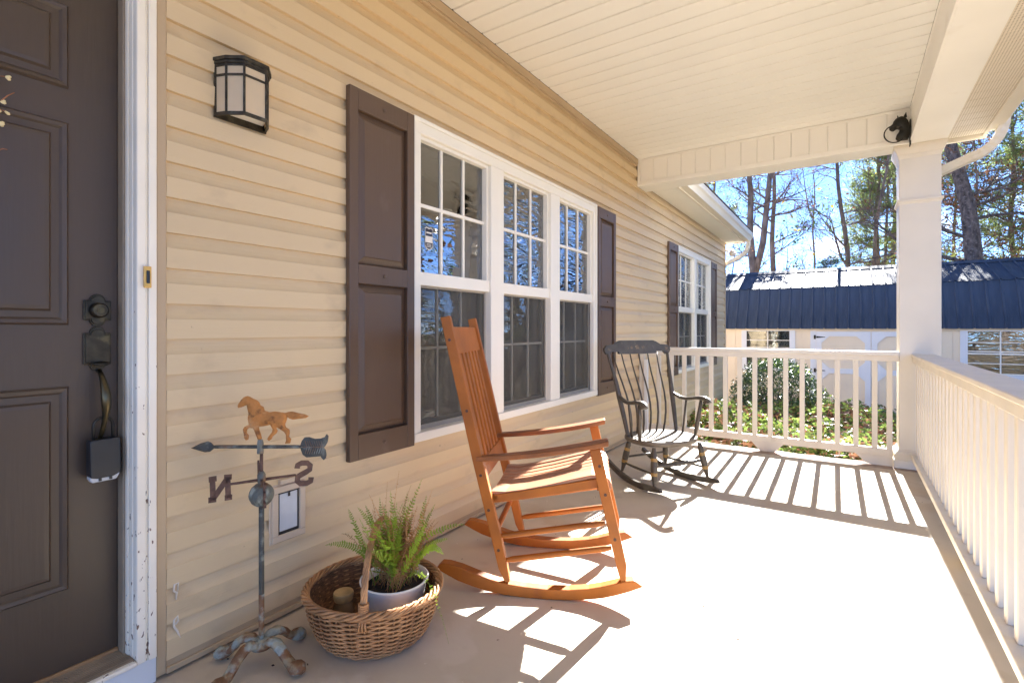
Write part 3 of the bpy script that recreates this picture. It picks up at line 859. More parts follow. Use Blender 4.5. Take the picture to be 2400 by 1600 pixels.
path = elbow((2.775, 5.06, 2.66), (2.775, 5.08, 2.475), (2.64, 5.15, 2.43), 14) + [(2.55, 5.215, 2.405), (2.46, 5.28, 2.38), (2.40, 5.33, 2.36)] + elbow((2.385, 5.345, 2.355), (2.35, 5.385, 2.345), (2.345, 5.39, 2.25), 6)[1:] + [(2.345, 5.39, z) for z in (2.0, 1.5, 1.0, .5, 0, -.25)]
spout(path, 'downspout', roof)

# ---- house eave beyond the porch
m = MB(); sp1 = MB()
sp1.add([(0, .003, 0), (.285, .003, 0), (.285, .067, 0), (0, .067, 0), (0, .0, .004), (.285, .0, .004), (0, .07, .004), (.285, .07, .004)], [(0, 3, 2, 1), (4, 0, 1, 5), (3, 6, 7, 2)])
e0 = sp1.build('soffit_panel', 'cream', house, loc=(.0245, 5.30, 2.630))
for i in range(1, 61): inst(e0, house, (.0245, 5.30 + i * .07, 2.630))
m = MB(); m.box(.3105, .330, 5.292, 9.60, 2.612, 2.77); m.build('fascia', 'gutter', house, bevel=.002)
m = MB(); gutter_profile(m, .3305, 2.765, 5.292, 9.62); m.build('gutter', 'gutter', house, bevel=.001)
m = MB(); m.box(-.35, .3300, 9.5705, 9.60, 2.612, 2.77); m.build('gable_trim', 'gutter', house, bevel=.002)
path = elbow((.385, 9.56, 2.64), (.385, 9.575, 2.44), (.25, 9.58, 2.38), 12) + [(.17, 9.575, 2.335), (.085, 9.57, 2.295), (.03, 9.57, 2.265), (-.03, 9.57, 2.235)] + [(-.06, 9.57, 2.1), (-.06, 9.57, 1.0), (-.06, 9.57, -.3)]
spout(path, 'downspout', house)
# roof planes (porch gable and house) so the shadows and outside views are right
m = MB()
m.hexa([(-4.5, 5.30, 4.75), (.46, 5.30, 2.775), (.46, 9.62, 2.775), (-4.5, 9.62, 4.75), (-4.5, 5.30, 4.79), (.46, 5.30, 2.79), (.46, 9.62, 2.79), (-4.5, 9.62, 4.79)])
m.build('shingle_roof', mat('shingles', (.16, .12, .09), .9, .3, 8), house)
m = MB(); m.hexa([(-.3, -2.2, 3.95), (2.84, -2.2, 2.745), (2.84, 5.20, 2.745), (-.3, 5.20, 3.95), (-.3, -2.2, 3.99), (2.84, -2.2, 2.76), (2.84, 5.20, 2.76), (-.3, 5.20, 3.99)])
m.build('shingle_roof', M['bark'], roof)

rl = np.random.default_rng(21); nl = 150
lx = rl.uniform(.03, 2.2, nl); ly = rl.uniform(.6, 5.0, nl) ** 1.0
lx = np.where(rl.random(nl) < .45, rl.uniform(.03, .6, nl), lx); lx = np.where(rl.random(nl) < .15, rl.uniform(2.1, 2.24, nl), lx)
leafmesh('floor_litter', np.c_[lx, ly, np.full(nl, .0025)], rl.uniform(.002, .0065, nl), (1, 1, .08), ['leaf_dry', 'sticker_white', 'soil'], rl.choice(3, nl, p=[.4, .25, .35]), None, rl, .6, kind='stuff', label='tiny bits of leaf and grit scattered over the porch floor', category='litter')

# ================================================================== COLUMN
colm = thing('porch_column', 'square cream porch column at the far corner where the railings meet', 'column', (2.298, 5.231, 0))
def sq(m, w, z0, z1, w2=None):
    w2 = w if w2 is None else w2
    m.hexa([(-w, -w, z0), (w, -w, z0), (w, w, z0), (-w, w, z0), (-w2, -w2, z1), (w2, -w2, z1), (w2, w2, z1), (-w2, w2, z1)])
m = MB(); sq(m, .131, .0, 2.56); m.build('shaft', 'column', colm, bevel=.003)
m = MB(); sq(m, .168, .0, .066); sq(m, .163, .0665, .112); sq(m, .160, .112, .135, .138); sq(m, .138, .135, .148, .133)
m.build('base', 'rail', colm, bevel=.003)
m = MB(); sq(m, .133, 2.470, 2.500, .142); sq(m, .142, 2.500, 2.545, .164); sq(m, .166, 2.545, 2.5725)
m.build('capital', 'rail', colm, bevel=.003)
m = MB(); sq(m, .133, 2.105, 2.122, .140); sq(m, .146, 2.122, 2.142)
m.build('collar', 'rail', colm, bevel=.003)

# ================================================================== RAILINGS
fr_ = thing('porch_railing', 'cream wooden railing across the far end of the porch in front of the shrubs', 'railing', (0, 0, 0))
m = MB()
m.box(.022, 2.166, 5.068, 5.152, .893, .928); m.box(.022, 2.166, 5.085, 5.135, .850, .8925)
m.build('top_rail', 'rail', fr_, bevel=.004)
m = MB(); m.box(.022, 2.128, 5.088, 5.130, .080, .141); m.build('bottom_rail', 'rail', fr_, bevel=.003)
bal = MB(); bal.box(-.019, .019, -.019, .019, 0, .708)
xb = [.222, .349, .476, .602, .729, .857, .983, 1.111, 1.238, 1.363, 1.490, 1.620, 1.750, 1.880, 2.008, 2.106]
b0 = bal.build('baluster', 'rail', fr_, bevel=.002, loc=(xb[0], 5.109, .1415))
for x in xb[1:]: inst(b0, fr_, (x, 5.109, .1415))
m = MB(); m.box(.022, .075, 5.085, 5.135, .1415, .8495); m.build('wall_post', 'rail', fr_, bevel=.003)
for (a, b, c, d_) in [(1.085, 1.345, 1.155, 1.275)]:
    m = MB(); m.prism([(a, .0795), (b, .0795), (d_, .002), (c, .002)], lambda x, z: (x, 5.090, z), lambda x, z: (x, 5.128, z)); m.build('foot_block', 'rail', fr_, bevel=.002)
m = MB(); m.prism([(1.875, .0795), (2.127, .0795), (2.127, .002), (1.99, .002), (1.945, .014)], lambda x, z: (x, 5.090, z), lambda x, z: (x, 5.128, z)); m.build('foot_block', 'rail', fr_, bevel=.002)
m = MB(); m.box(.080, .118, 5.06, 5.10, .0, .78); m.box(.080, .118, 5.06, 5.10, .78, .80); 
wp = m.build('white_channel_post', 'grey_post', fr_, bevel=.003)

rr_ = thing('porch_railing', 'cream wooden railing running along the right side of the porch', 'railing', (0, 0, 0))
m = MB(); m.box(2.240, 2.392, -1.6, 5.098, .889, .912); m.box(2.252, 2.268, -1.6, 5.096, .842, .8885); m.box(2.318, 2.355, -1.6, 5.096, .842, .8885)
m.build('top_rail', 'rail', rr_, bevel=.004)
m = MB(); m.box(2.2420, 2.372, -1.6, 5.062, .084, .122); m.build('bottom_rail', 'rail', rr_, bevel=.003)
b1 = MB(); b1.box(-.019, .019, -.019, .019, 0, .768)
c0 = b1.build('baluster', 'rail', rr_, bevel=.003, loc=(2.289, 5.03, .1225))
yy = 5.03 - .128
while yy > -1.5:
    inst(c0, rr_, (2.289, yy, .1225)); yy -= .128
for yb in (3.02, .6, -1.0):
    m = MB(); m.prism([(yb, .0835), (yb + .26, .0835), (yb + .19, .002), (yb + .07, .002)], lambda y_, z: (2.275, y_, z), lambda y_, z: (2.315, y_, z)); m.build('foot_block', 'rail', rr_, bevel=.002)

# ================================================================== SMALL THINGS ON THE WALL
lamp = thing('wall_lamp', 'bronze wall lantern with frosted panes on the siding near the door', 'lamp', (0.018, 0, 0))
PL = [(0, .878), (.045, .893), (.098, .928), (.098, 1.006), (.045, 1.041), (0, 1.056)]
PL = [(a * .95, b) for a, b in PL]
def off(poly, d_):
    cy = .967
    return [(a + (d_ if a > .001 else 0), cy + (b - cy) * (1 + d_ / .085)) for a, b in poly]
def ringprism(m, poly, z0, z1):
    m.prism(poly, lambda a, b: (a, b, z0), lambda a, b: (a, b, z1))
m = MB(); ringprism(m, off(PL, .006), 2.018, 2.028); ringprism(m, off(PL, .010), 2.028, 2.040); ringprism(m, off(PL, .0), 2.040, 2.046)
m.build('lamp_roof', 'lamp_metal', lamp, bevel=.001)
m = MB()
for i in range(5):
    a, b = PL[i], PL[i + 1]
    for (z0, z1, o_) in [(1.976, 1.983, .003), (1.842, 1.853, .004), (2.010, 2.018, .002)]:
        q = [Vector((a[0], a[1], 0)), Vector((b[0], b[1], 0))]
        dr = (q[1] - q[0]).normalized(); nn = Vector((dr.y, -dr.x, 0)) * -1
        if nn.x < -.5: nn = -nn
        nrm = Vector((dr.y, -dr.x, 0)); 
        if nrm.dot(Vector(((a[0] + b[0]) / 2 - .0, (a[1] + b[1]) / 2 - .967, 0))) < 0: nrm = -nrm
        c = [q[0] - nrm * .004, q[1] - nrm * .004, q[1] + nrm * o_, q[0] + nrm * o_]
        m.hexa([(p.x, p.y, z0) for p in c] + [(p.x, p.y, z1) for p in c])
for a, b in PL:
    m.tube([(a, b, 1.845), (a, b, 2.018)], .0045, 6)
m.box(-.004, .0015, .874, 1.06, 1.838, 1.8455); m.box(-.004, -.001, .874, 1.06, 1.84, 2.02)
m.build('lamp_frame', 'lamp_metal', lamp)
for i in range(5):
    a, b = PL[i], PL[i + 1]
    for z0, z1 in [(1.853, 1.976), (1.983, 2.010)]:
        m = MB(); ctr = (.03, .967); f = .985
        A = (ctr[0] + (a[0] - ctr[0]) * f, ctr[1] + (a[1] - ctr[1]) * f); B = (ctr[0] + (b[0] - ctr[0]) * f, ctr[1] + (b[1] - ctr[1]) * f)
        f2 = .955
        A2 = (ctr[0] + (a[0] - ctr[0]) * f2, ctr[1] + (a[1] - ctr[1]) * f2); B2 = (ctr[0] + (b[0] - ctr[0]) * f2, ctr[1] + (b[1] - ctr[1]) * f2)
        m.hexa([(*A, z0), (*B, z0), (*B2, z0), (*A2, z0), (*A, z1), (*B, z1), (*B2, z1), (*A2, z1)])
        m.build('lamp_pane', 'frosted', lamp)
m = MB(); ringprism(m, [(a * .9, .967 + (b - .967) * .9) for a, b in PL], 1.862, 1.864); m.build('reflector', 'lamp_white', lamp)
m = MB(); m.lathe([(0, 0), (.018, .008), (.030, .035), (.026, .06), (.014, .085), (.013, .11), (0, .11)], 14, (.045, .967, 1.875)); m.build('bulb', 'lamp_white', lamp, smooth=True)

bell = thing('doorbell', 'small brass doorbell with a dark button on the white door casing', 'doorbell', (.0292, .6725, 1.27))
m = MB(); m.box(0, .008, -.012, .008, -.033, .033); m.build('bell_plate', 'brass', bell, bevel=.002, seg=2)
m = MB(); m.box(.008, .012, -.0065, .0025, -.020, .020); m.build('bell_button', 'black_plastic', bell, bevel=.002, seg=2)

lb = thing('key_lockbox', 'black key lockbox hanging by its shackle from the door handle', 'lockbox', (XD + .040, .584, .775))
pts = [(0, -.024, 0), (0, -.024, .045)] + [(0, -.024 * math.cos(t * PI / 8), .045 + .024 * math.sin(t * PI / 8)) for t in range(1, 8)] + [(0, .024, .045), (0, .024, 0)]
m = MB(); m.tube(pts, .0045, 8); m.build('shackle', 'black_metal', lb, smooth=True)
m = MB()
front = [(-.036, -.110), (-.030, -.122), (.030, -.122), (.038, -.108), (.038, -.002), (.034, .004), (-.034, .004), (-.036, -.002)]
m.prism(front, lambda a, b: (-.016, a, b), lambda a, b: (.012, a, b))
m.build('box_body', 'grey_plastic', lb, bevel=.004, seg=2)
m = MB()
front = [(-.037, -.104), (-.020, -.109), (.020, -.109), (.038, -.100), (.0385, 0), (.034, .005), (-.034, .005), (-.037, 0)]
m.prism(front, lambda a, b: (-.0165, a, b), lambda a, b: (.016 + (.006 if b < -.05 else 0), a, b))
m.build('cover', 'black_plastic', lb, bevel=.004, seg=2)
m = MB()
for q in (-.012, .014): m.box(.010, .0175, q - .003, q + .003, -.118, -.108)
m.build('latch_tab', 'black_plastic', lb)

pet = thing('pet_door', 'small tan framed pet door with a pale flap low in the siding', 'pet door', (.019, 0, 0))
ya, yb, za, zb_ = 1.076, 1.216, .300, .512; t = .026
m = MB(); m.box(0, .014, ya, yb, zb_ - t, zb_); m.box(0, .014, ya, yb, za, za + t); m.box(0, .014, ya, ya + t, za + t, zb_ - t); m.box(0, .014, yb - t, yb, za + t, zb_ - t)
m.box(-.004, .004, ya - .006, yb + .006, za - .006, zb_ + .006)
m.build('frame', 'pet_frame', pet, bevel=.003)
m = MB(); m.box(.0042, .006, ya + t, yb - t, za + t, zb_ - t); m.build('gasket', 'black_plastic', pet)
m = MB(); m.box(.0062, .0085, ya + t + .006, yb - t - .008, za + t + .012, zb_ - t - .006); m.build('flap', 'pet_flap', pet, bevel=.001)
m = MB(); m.box(.0086, .012, (ya + yb) / 2 - .004, (ya + yb) / 2 + .004, zb_ - t - .020, zb_ - t - .006); m.build('latch', 'black_plastic', pet)
m = MB()
hood = MB(); hood.box(0, .020, ya + .03, yb + .0, zb_ + .0065, zb_ + .024); hood.build('hood', 'pet_frame', pet, bevel=.002)

# dried caulk drips on the siding
for pts, nm in [([(0, 0, 0), (0, .002, .022), (0, -.007, .030), (0, -.005, .050), (0, .006, .052), (0, .004, .028)], 0), ([(0, .012, -.045), (0, .004, -.02), (0, -.006, .0), (0, -.006, .020), (0, .004, .030), (0, .006, .012), (0, -.002, .004)], 1)]:
    m = MB(); m.tube(pts, [.0025] + [.0035] * (len(pts) - 2) + [.0025], 6)
    o = m.build('caulk_smear', 'paint_scribble', None, loc=(.019, .756, .236 if nm == 0 else .152), smooth=True)
    o['category'] = 'caulk smear'
    o['label'] = ['short white caulk smear on the siding low beside the door casing, the upper of two', 'longer white caulk smear with a tail just above the floor trim'][nm]

# window sticker: shield with a pale band
stk = thing('alarm_sticker', 'shield shaped dark and white alarm sticker on the first window pane', 'sticker', (-.0250, 1.985, 1.590))
def shield(sc):
    pts = []
    top = [(-.030, .052), (-.018, .060), (0, .054), (.018, .060), (.030, .052), (.026, .036), (.028, .022), (.026, .004), (.031, -.020), (.030, -.040), (.018, -.056), (0, -.062), (-.018, -.056), (-.030, -.040), (-.031, -.020), (-.026, .004), (-.028, .022), (-.026, .036)]
    return [(a * sc, b * sc) for a, b in top]
m = MB(); m.prism(shield(1.0), lambda a, b: (0, a, b), lambda a, b: (.0006, a, b)); m.build('sticker_edge', 'sticker_white', stk)
m = MB(); m.prism(shield(.92), lambda a, b: (.0007, a, b), lambda a, b: (.0010, a, b)); m.build('sticker_field', 'sticker_dark', stk)
m = MB(); m.box(.0011, .0014, -.027, .027, -.022, .012); m.build('sticker_band', 'sticker_white', stk)
m = MB()
m.box(.0011, .0014, -.020, .020, .026, .034)
for q in (-.030, -.037, -.044): m.box(.0011, .0014, -.018, .018, q - .0015, q + .001)
m.build('sticker_lettering', 'sticker_white', stk)

# security floodlight under the far eave
fl = thing('flood_light', 'small round flood light at the far house corner under the eave', 'light', (.03, 9.46, 2.42))
m = MB(); m.lathe([(0, -.02), (.03, -.02), (.05, 0), (.062, .04), (.060, .06), (0, .075)], 16); o = m.build('bulb', 'bulb', fl, smooth=True); o.rotation_euler = (R(65), 0, R(60)); o.location = (.09, .01, .0)
m = MB(); m.tube([(-.03, .0, .06), (.02, .0, .07), (.05, .0, .035)], .02, 8); m.build('socket', 'beam', fl, smooth=True)

# wreath of budded twigs on the door, mostly outside the frame
wr = thing('twig_wreath', 'wreath of reddish twigs with cream buds on the door at the left edge', 'wreath', (XD + .015, .155, 1.70))
m = MB(); rg = random.Random(3)
for j in range(9):
    pts = [(.014 + .012 * math.sin(j + a * .9), (.15 + .012 * math.sin(j * 2.1 + a)) * math.cos(a * PI / 8), (.15 + .012 * math.cos(j * 1.7 + a)) * math.sin(a * PI / 8)) for a in range(17)]
    m.tube(pts, .003, 5)
m.build('hoop', 'twig', wr, smooth=True)
tw = MB()
def bud(p, d_, L=.012, r_=.0042):
    d_ = Vector(d_).normalized(); p = Vector(p); bd = MB()
    bd.tube([p, p + d_ * L * .35, p + d_ * L * .75, p + d_ * L], [r_ * .45, r_ * .85, r_, r_ * .35], 7); bd.build('bud', 'bud', wr, smooth=True)
def twig(a, b):
    tw.tube([a, tuple((Vector(a) + Vector(b)) / 2 + Vector((.004, 0, .003))), b], [.0018, .0015, .001], 5)
for (y_, z_, dirs) in [(.215, .082, [(0, 1, .35), (0, .9, -.5)]), (.205, .012, [(0, .3, .15), (0, 1, -.05)]), (.214, -.010, [(0, .7, -.5)]), (.202, -.045, [(0, 1, .35), (0, .9, -.05), (0, .8, -.6)]), (.196, -.015, [(0, .5, .1)])]:
    twig((.02, .14, z_ * .7), (.03, y_, z_))
    for d_ in dirs: bud((.03, y_, z_), (d_[0], d_[1], d_[2]))
twig((.03, .205, .012), (.034, .232, .045)); twig((.03, .20, -.12), (.034, .218, -.112))
for i in range(60):
    a = rg.uniform(.9, 5.4); r_ = rg.uniform(.13, .2)
    p = (.03, r_ * math.cos(a), r_ * math.sin(a)); twig((.018, .14 * math.cos(a), .14 * math.sin(a)), p); bud(p, (.2, math.cos(a), math.sin(a)))
tw.build('twig', 'twig', wr, smooth=True)

# ================================================================== ORANGE ROCKING CHAIR
HD = .4353
oc = thing('rocking_chair', 'orange varnished slatted wooden rocking chair in the foreground beside the triple window', 'rocking chair', (.6625, 1.7451, 0), HD)
def side(t0, t1): return (lambda a, b: (a, t0, b)), (lambda a, b: (a, t1, b))
def seg(m, pts, w, t0, t1):
    """band following centre points with half widths w (list) measured across s"""
    n = len(pts); top = []; bot = []
    for i in range(n):
        a = Vector(pts[max(0, i - 1)]); b = Vector(pts[min(n - 1, i + 1)]); d_ = (b - a).normalized(); nn = Vector((-d_.y, d_.x))
        top.append(tuple(Vector(pts[i]) + nn * w[i])); bot.append(tuple(Vector(pts[i]) - nn * w[i]))
    m.strip(top, bot, *side(t0, t1))
WID = .4864
for t0, t1 in [(0, .030), (WID, WID + .030)]:
    m = MB(); seg(m, [(-.286, 1.163), (-.145, .56), (-.066, .245), (-.036, .115), (-.016, .056)], [.0205, .0215, .0215, .0195, .010], t0, t1)
    m.build('rear_post', 'orange_wood', oc, bevel=.003, seg=2)
    m = MB(); seg(m, [(.343, .622), (.405, .35), (.449, .156), (.456, .094)], [.0215, .0215, .0205, .010], t0, t1)
    m.build('front_leg', 'orange_wood', oc, bevel=.003, seg=2)
    bt = [(-.323, .094), (-.275, .070), (-.228, .049), (-.165, .030), (-.101, .015), (-.03, .005), (.06, -.0), (.15, .0), (.24, .004), (.32, .014), (.376, .024), (.43, .040), (.48, .058), (.534, .081)]
    tp = [(-.300, .118), (-.268, .117), (-.215, .106), (-.155, .086), (-.088, .066), (-.02, .052), (.06, .045), (.15, .042), (.24, .047), (.32, .058), (.370, .070), (.42, .085), (.465, .099), (.500, .104)]
    m = MB(); m.strip(tp, bt, *side(t0 - .006, t0 + .040)); m.build('rocker', 'orange_wood', oc, bevel=.004, seg=2)
    # arm: flat, widening forward
    m = MB(); sg = 1 if t0 == 0 else -1; tc = t0 + .015
    n = 10
    for i in range(n):
        f0, f1 = i / n, (i + 1) / n
        def P_(f): 
            s_ = -.150 + .548 * f; z = .552 + .088 * f + .012 * math.sin(f * PI) * -1
            oo = -(.018 + .022 * f) * sg; ii = (.022 + .026 * min(1, f * 1.3)) * sg
            if f > .95: oo *= .8; ii *= .8
            return s_, z, oo, ii
        a, b = P_(f0), P_(f1)
        m.hexa([(a[0], tc + a[2], a[1]), (b[0], tc + b[2], b[1]), (b[0], tc + b[3], b[1]), (a[0], tc + a[3], a[1]), (a[0], tc + a[2], a[1] + .021), (b[0], tc + b[2], b[1] + .021), (b[0], tc + b[3], b[1] + .021), (a[0], tc + a[3], a[1] + .021)])
    ao = m.build('armrest', 'orange_arm', oc)
    bmx = bmesh.new(); bmx.from_mesh(ao.data); bmesh.ops.remove_doubles(bmx, verts=bmx.verts, dist=1e-5)
    seen = {}
    for f in list(bmx.faces):
        key = tuple(sorted(v.index for v in f.verts)); seen.setdefault(key, []).append(f)
    bmesh.ops.delete(bmx, geom=[f for l in seen.values() if len(l) > 1 for f in l], context='FACES_ONLY')
    bmesh.ops.recalc_face_normals(bmx, faces=bmx.faces); bmx.to_mesh(ao.data); bmx.free()
    bv = ao.modifiers.new('bevel', 'BEVEL'); bv.width = .004; bv.segments = 2; bv.limit_method = 'ANGLE'; bv.angle_limit = R(40)
    tm = t0 + .015
    for a, b in [((-.052, .240), (.385, .322)), ((-.026, .142), (.410, .222))]:
        m = MB(); m.tube([(a[0], tm, a[1]), (a[0] + .03, tm, a[1] + .006), (b[0] - .03, tm, b[1] - .006), (b[0], tm, b[1])], [.008, .0125, .0125, .008], 10, ell=(.95, 1)); m.build('side_stretcher', 'orange_wood', oc, smooth=True, auto=50)
    m = MB(); ti = t0 + .030 if t0 == 0 else t0 - .022
    m.strip([(-.085, .407), (.05, .432), (.36, .497)], [(-.085, .372), (.05, .395), (.36, .458)], *side(ti, ti + .022)); m.build('seat_rail', 'orange_wood', oc, bevel=.002)
# plugs
pl = [(-.2655, 1.064), (-.190, .765), (-.130, .496), (-.096, .352), (-.054, .187), (.385, .44), (.423, .262), (.362, .555)]
m = MB(); m.tube([(0, -.0012, 0), (0, .004, 0)], .0065, 10)
p0 = m.build('screw_plug', 'plug', oc, loc=(pl[0][0], 0, pl[0][1]))
for a, b in pl[1:]: inst(p0, oc, (a, 0, b))
# seat: fore-and-aft slats scooped and rolled over the front
ns = 9; w0 = (WID - .034) / ns
prof = [(-.098, .402), (-.09, .424), (-.03, .424), (.05, .438), (.15, .462), (.25, .490), (.33, .510), (.375, .512), (.40, .498), (.412, .475), (.410, .452)]
for i in range(ns):
    ta = .032 + i * w0 + .003; tb = ta + w0 - .006
    xm = ((i + .5) / ns * 2 - 1); dip = -.014 * (1 - xm * xm)
    def sh(q, d2=0):
        out = []
        for j, (a, b) in enumerate(q):
            p_ = Vector(q[max(0, j - 1)]); n_ = Vector(q[min(len(q) - 1, j + 1)]); dd = (n_ - p_).normalized(); nn = Vector((-dd.y, dd.x))
            out.append((a - nn.x * d2, b - nn.y * d2 + dip))
        return out
    m = MB(); m.strip(sh(prof), sh(prof, .014), *side(ta, tb)); m.build('seat_slat', 'seat_wood', oc, bevel=.0025)
m = MB(); m.box(-.085, -.062, .03, WID, .385, .405); m.build('seat_cross_rail', 'orange_wood', oc, bevel=.002)
m = MB(); m.box(.352, .378, .03, WID, .445, .480); m.build('seat_cross_rail', 'orange_wood', oc, bevel=.002)
# back
def backs(z): return -.286 + (1.163 - z) * (.141 / .603)
def bslat(name, ta, tb, za, zb2, th=.016, dz=0):
    m = MB(); n = 8
    top = []; bot = []
    zz = [za + (zb2 - za) * i / n for i in range(n + 1)]
    m.strip([(backs(z) - th / 2, z) for z in zz], [(backs(z) + th / 2, z) for z in zz], *side(ta, tb)); return m.build(name, 'orange_wood', oc, bevel=.0025)
bslat('head_rail', .030, WID, 1.003, 1.120, .020)
bslat('lower_back_rail', .030, WID, .470, .545, .020)
for i in range(6):
    c = .030 + (WID - .030) * (i + 1) / 7
    bslat('back_slat', c - .0165, c + .0165, .540, 1.010, .011)
m = MB(); m.tube([(-.062, .02, .272), (-.062, WID + .01, .272)], .0125, 10); m.build('rear_stretcher', 'orange_wood', oc, smooth=True, auto=50)

# ================================================================== BLACK ROCKING CHAIR
HB = R(-31.78)
bc = thing('rocking_chair', 'black spindle back rocking chair with gold banded legs by the far railing', 'rocking chair', (.6935, 3.6577, 0), HB)
def L_(s_, l, z): return (s_, -l, z)       # l > 0 is the chair's right side
# crest
ch = [(0, 1.022), (.155, 1.022), (.185, 1.012), (.222, .992), (.262, .990), (.292, .985), (.313, .965), (.313, .943), (.298, .920), (.272, .912), (.258, .925), (.250, .938), (.178, .937), (.178, .920), (0, .918)]
poly = ch + [(-a, b) for a, b in ch[::-1]][1:-1]
def crest_pt(l, z, dx): return L_(-.262 - .10 * (z - .918) * 1.2 - .35 * (.09 - l * l) * .35 + dx, l, z)
m = MB()
n = len(poly); vs = [crest_pt(a, b, .011) for a, b in poly] + [crest_pt(a, b, -.011) for a, b in poly]
m.add(vs, [(i, (i + 1) % n, n + (i + 1) % n, n + i) for i in range(n)])
xs_ = sorted(set(round(a, 4) for a, b in poly))
m.build('crest_edge', 'black_wood', bc)
def yr(x):
    zs = []
    for i in range(n):
        (a0, b0), (a1, b1) = poly[i], poly[(i + 1) % n]
        if (a0 - x) * (a1 - x) <= 0 and abs(a1 - a0) > 1e-9: zs.append(b0 + (b1 - b0) * (x - a0) / (a1 - a0))
    return min(zs), max(zs)
m = MB(); eps = 1e-5
for i in range(len(xs_) - 1):
    xa, xb_ = xs_[i] + eps, xs_[i + 1] - eps
    la, ha = yr(xa); lb_, hb_ = yr(xb_)
    for dx in (.0112, -.0112):
        m.add([crest_pt(xs_[i], la, dx), crest_pt(xs_[i + 1], lb_, dx), crest_pt(xs_[i + 1], hb_, dx), crest_pt(xs_[i], ha, dx)], [(0, 1, 2, 3)])
m.build('crest_rail', 'black_wood', bc)
# faded stencil blossoms
for (cl, cz, r_) in [(.0, .972, .020), (.055, .968, .013), (-.055, .97, .013), (.09, .965, .008), (-.09, .975, .009), (-.275, .957, .014), (.275, .955, .010), (-.295, .94, .008)]:
    m = MB(); pts = [(cl + r_ * (1 + .25 * math.sin(5 * a)) * math.cos(a), cz + r_ * .9 * (1 + .25 * math.sin(5 * a)) * math.sin(a)) for a in [i * 2 * PI / 20 for i in range(20)]]
    m.add([crest_pt(a, b, .0122) for a, b in pts], [tuple(range(20))]); m.build('stencil_flower', 'stencil', bc)
for sg in (1, -1):
    m = MB(); pts = [(-.255, .285, .925), (-.225, .272, .83), (-.19, .258, .72), (-.162, .250, .613), (-.125, .238, .48), (-.088, .225, .33)]
    m.tube([L_(a, b * sg, c) for a, b, c in pts], [.011, .0125, .0155, .019, .017, .013], 10); m.build('back_post', 'black_wood', bc, smooth=True, auto=60)
    # arm with rolled end
    cl = [(-.170, .250, .625), (-.130, .257, .606), (-.085, .262, .590), (-.03, .268, .586), (.03, .275, .594), (.085, .281, .604), (.13, .286, .607), (.165, .288, .598), (.186, .289, .578)]
    m = MB(); m.tube([L_(a, b * sg, c) for a, b, c in cl], [.012, .015, .017, .018, .019, .021, .022, .022, .015], 12, ell=(1.25, .72)); m.build('armrest', 'black_wood', bc, smooth=True, auto=60)
    m = MB(); m.tube([L_(.152, (.289 - .022) * sg, .578), L_(.152, (.289 + .022) * sg, .578)], .014, 12); m.build('arm_scroll', 'black_wood', bc, smooth=True, auto=50)
    m = MB(); m.tube([L_(.105, .281 * sg, .590), L_(.098, .272 * sg, .5), L_(.085, .260 * sg, .40), L_(.077, .252 * sg, .33)], [.011, .015, .0155, .011], 10); m.build('arm_post', 'black_wood', bc, smooth=True)
    m = MB(); m.tube([L_(-.028, .268 * sg, .585), L_(-.032, .235 * sg, .33)], .008, 8); m.build('arm_spindle', 'black_wood', bc, smooth=True)
for i in range(6):
    k_ = i - 2.5
    m = MB(); pts = []
    for t in [j / 8 for j in range(9)]:
        l = k_ * (.0600 + .0244 * t); z = .33 + (.925 - .33) * t
        s_ = -.150 - .045 * t - .075 * t * t + .028 * math.sin(t * PI * 1.6) - .02 * (1 - (k_ / 3) ** 2)
        pts.append(L_(s_ + .01, l, z))
    m.tube(pts, [.0075, .0078, .0078, .0075, .007, .0065, .006, .0055, .005], 8); m.build('spindle', 'black_wood', bc, smooth=True)
# seat
N = 40; out = []
for i in range(N):
    a = 2 * PI * i / N; ca, sa = math.cos(a), math.sin(a)
    rs, rl = (.222 if ca > 0 else .215), .262
    e = .86
    out.append((-.005 + rs * abs(ca) ** e * (1 if ca > 0 else -1), rl * abs(sa) ** e * (1 if sa > 0 else -1)))
m = MB(); rings = [(1.0, .318), (1.0, .326), (.985, .336), (.93, .339), (.80, .333), (.5, .327), (.0, .326)]
low = [(.96, .302), (.86, .296), (0, .296)]
vs = []
for k_, z in low[::-1] + rings:
    roll = 0
    for (a, b) in out: vs.append(L_(a * k_, b * k_, z))
nr = len(low) + len(rings)
m.add(vs, [(r_ * N + i, r_ * N + (i + 1) % N, (r_ + 1) * N + (i + 1) % N, (r_ + 1) * N + i) for r_ in range(nr - 1) for i in range(N)])
so = m.build('seat', 'sunlit_black', bc, smooth=True, auto=50)
def turned_leg(a, b):
    a = Vector(a); b = Vector(b); m = MB()
    ts = [0, .06, .14, .20, .24, .30, .345, .42, .50, .58, .64, .69, .75, .85, .93, 1]
    rs = [.012, .014, .018, .0215, .019, .0225, .021, .0235, .0238, .0232, .0210, .0220, .0195, .0145, .011, .0095]
    pts = [a.lerp(b, t) for t in ts]
    m.tube(pts, rs, 12); l = m.build('leg', 'black_wood', bc, smooth=True)
    for t in (.285, .315, .345, .655, .685, .715):
        q = MB(); p = a.lerp(b, t); d_ = (b - a).normalized() * .0022
        rr = np.interp(t, ts, rs) + .0007
        q.tube([p - d_, p + d_], rr, 12); q.build('gold_band', 'gold', l, smooth=True, auto=50)
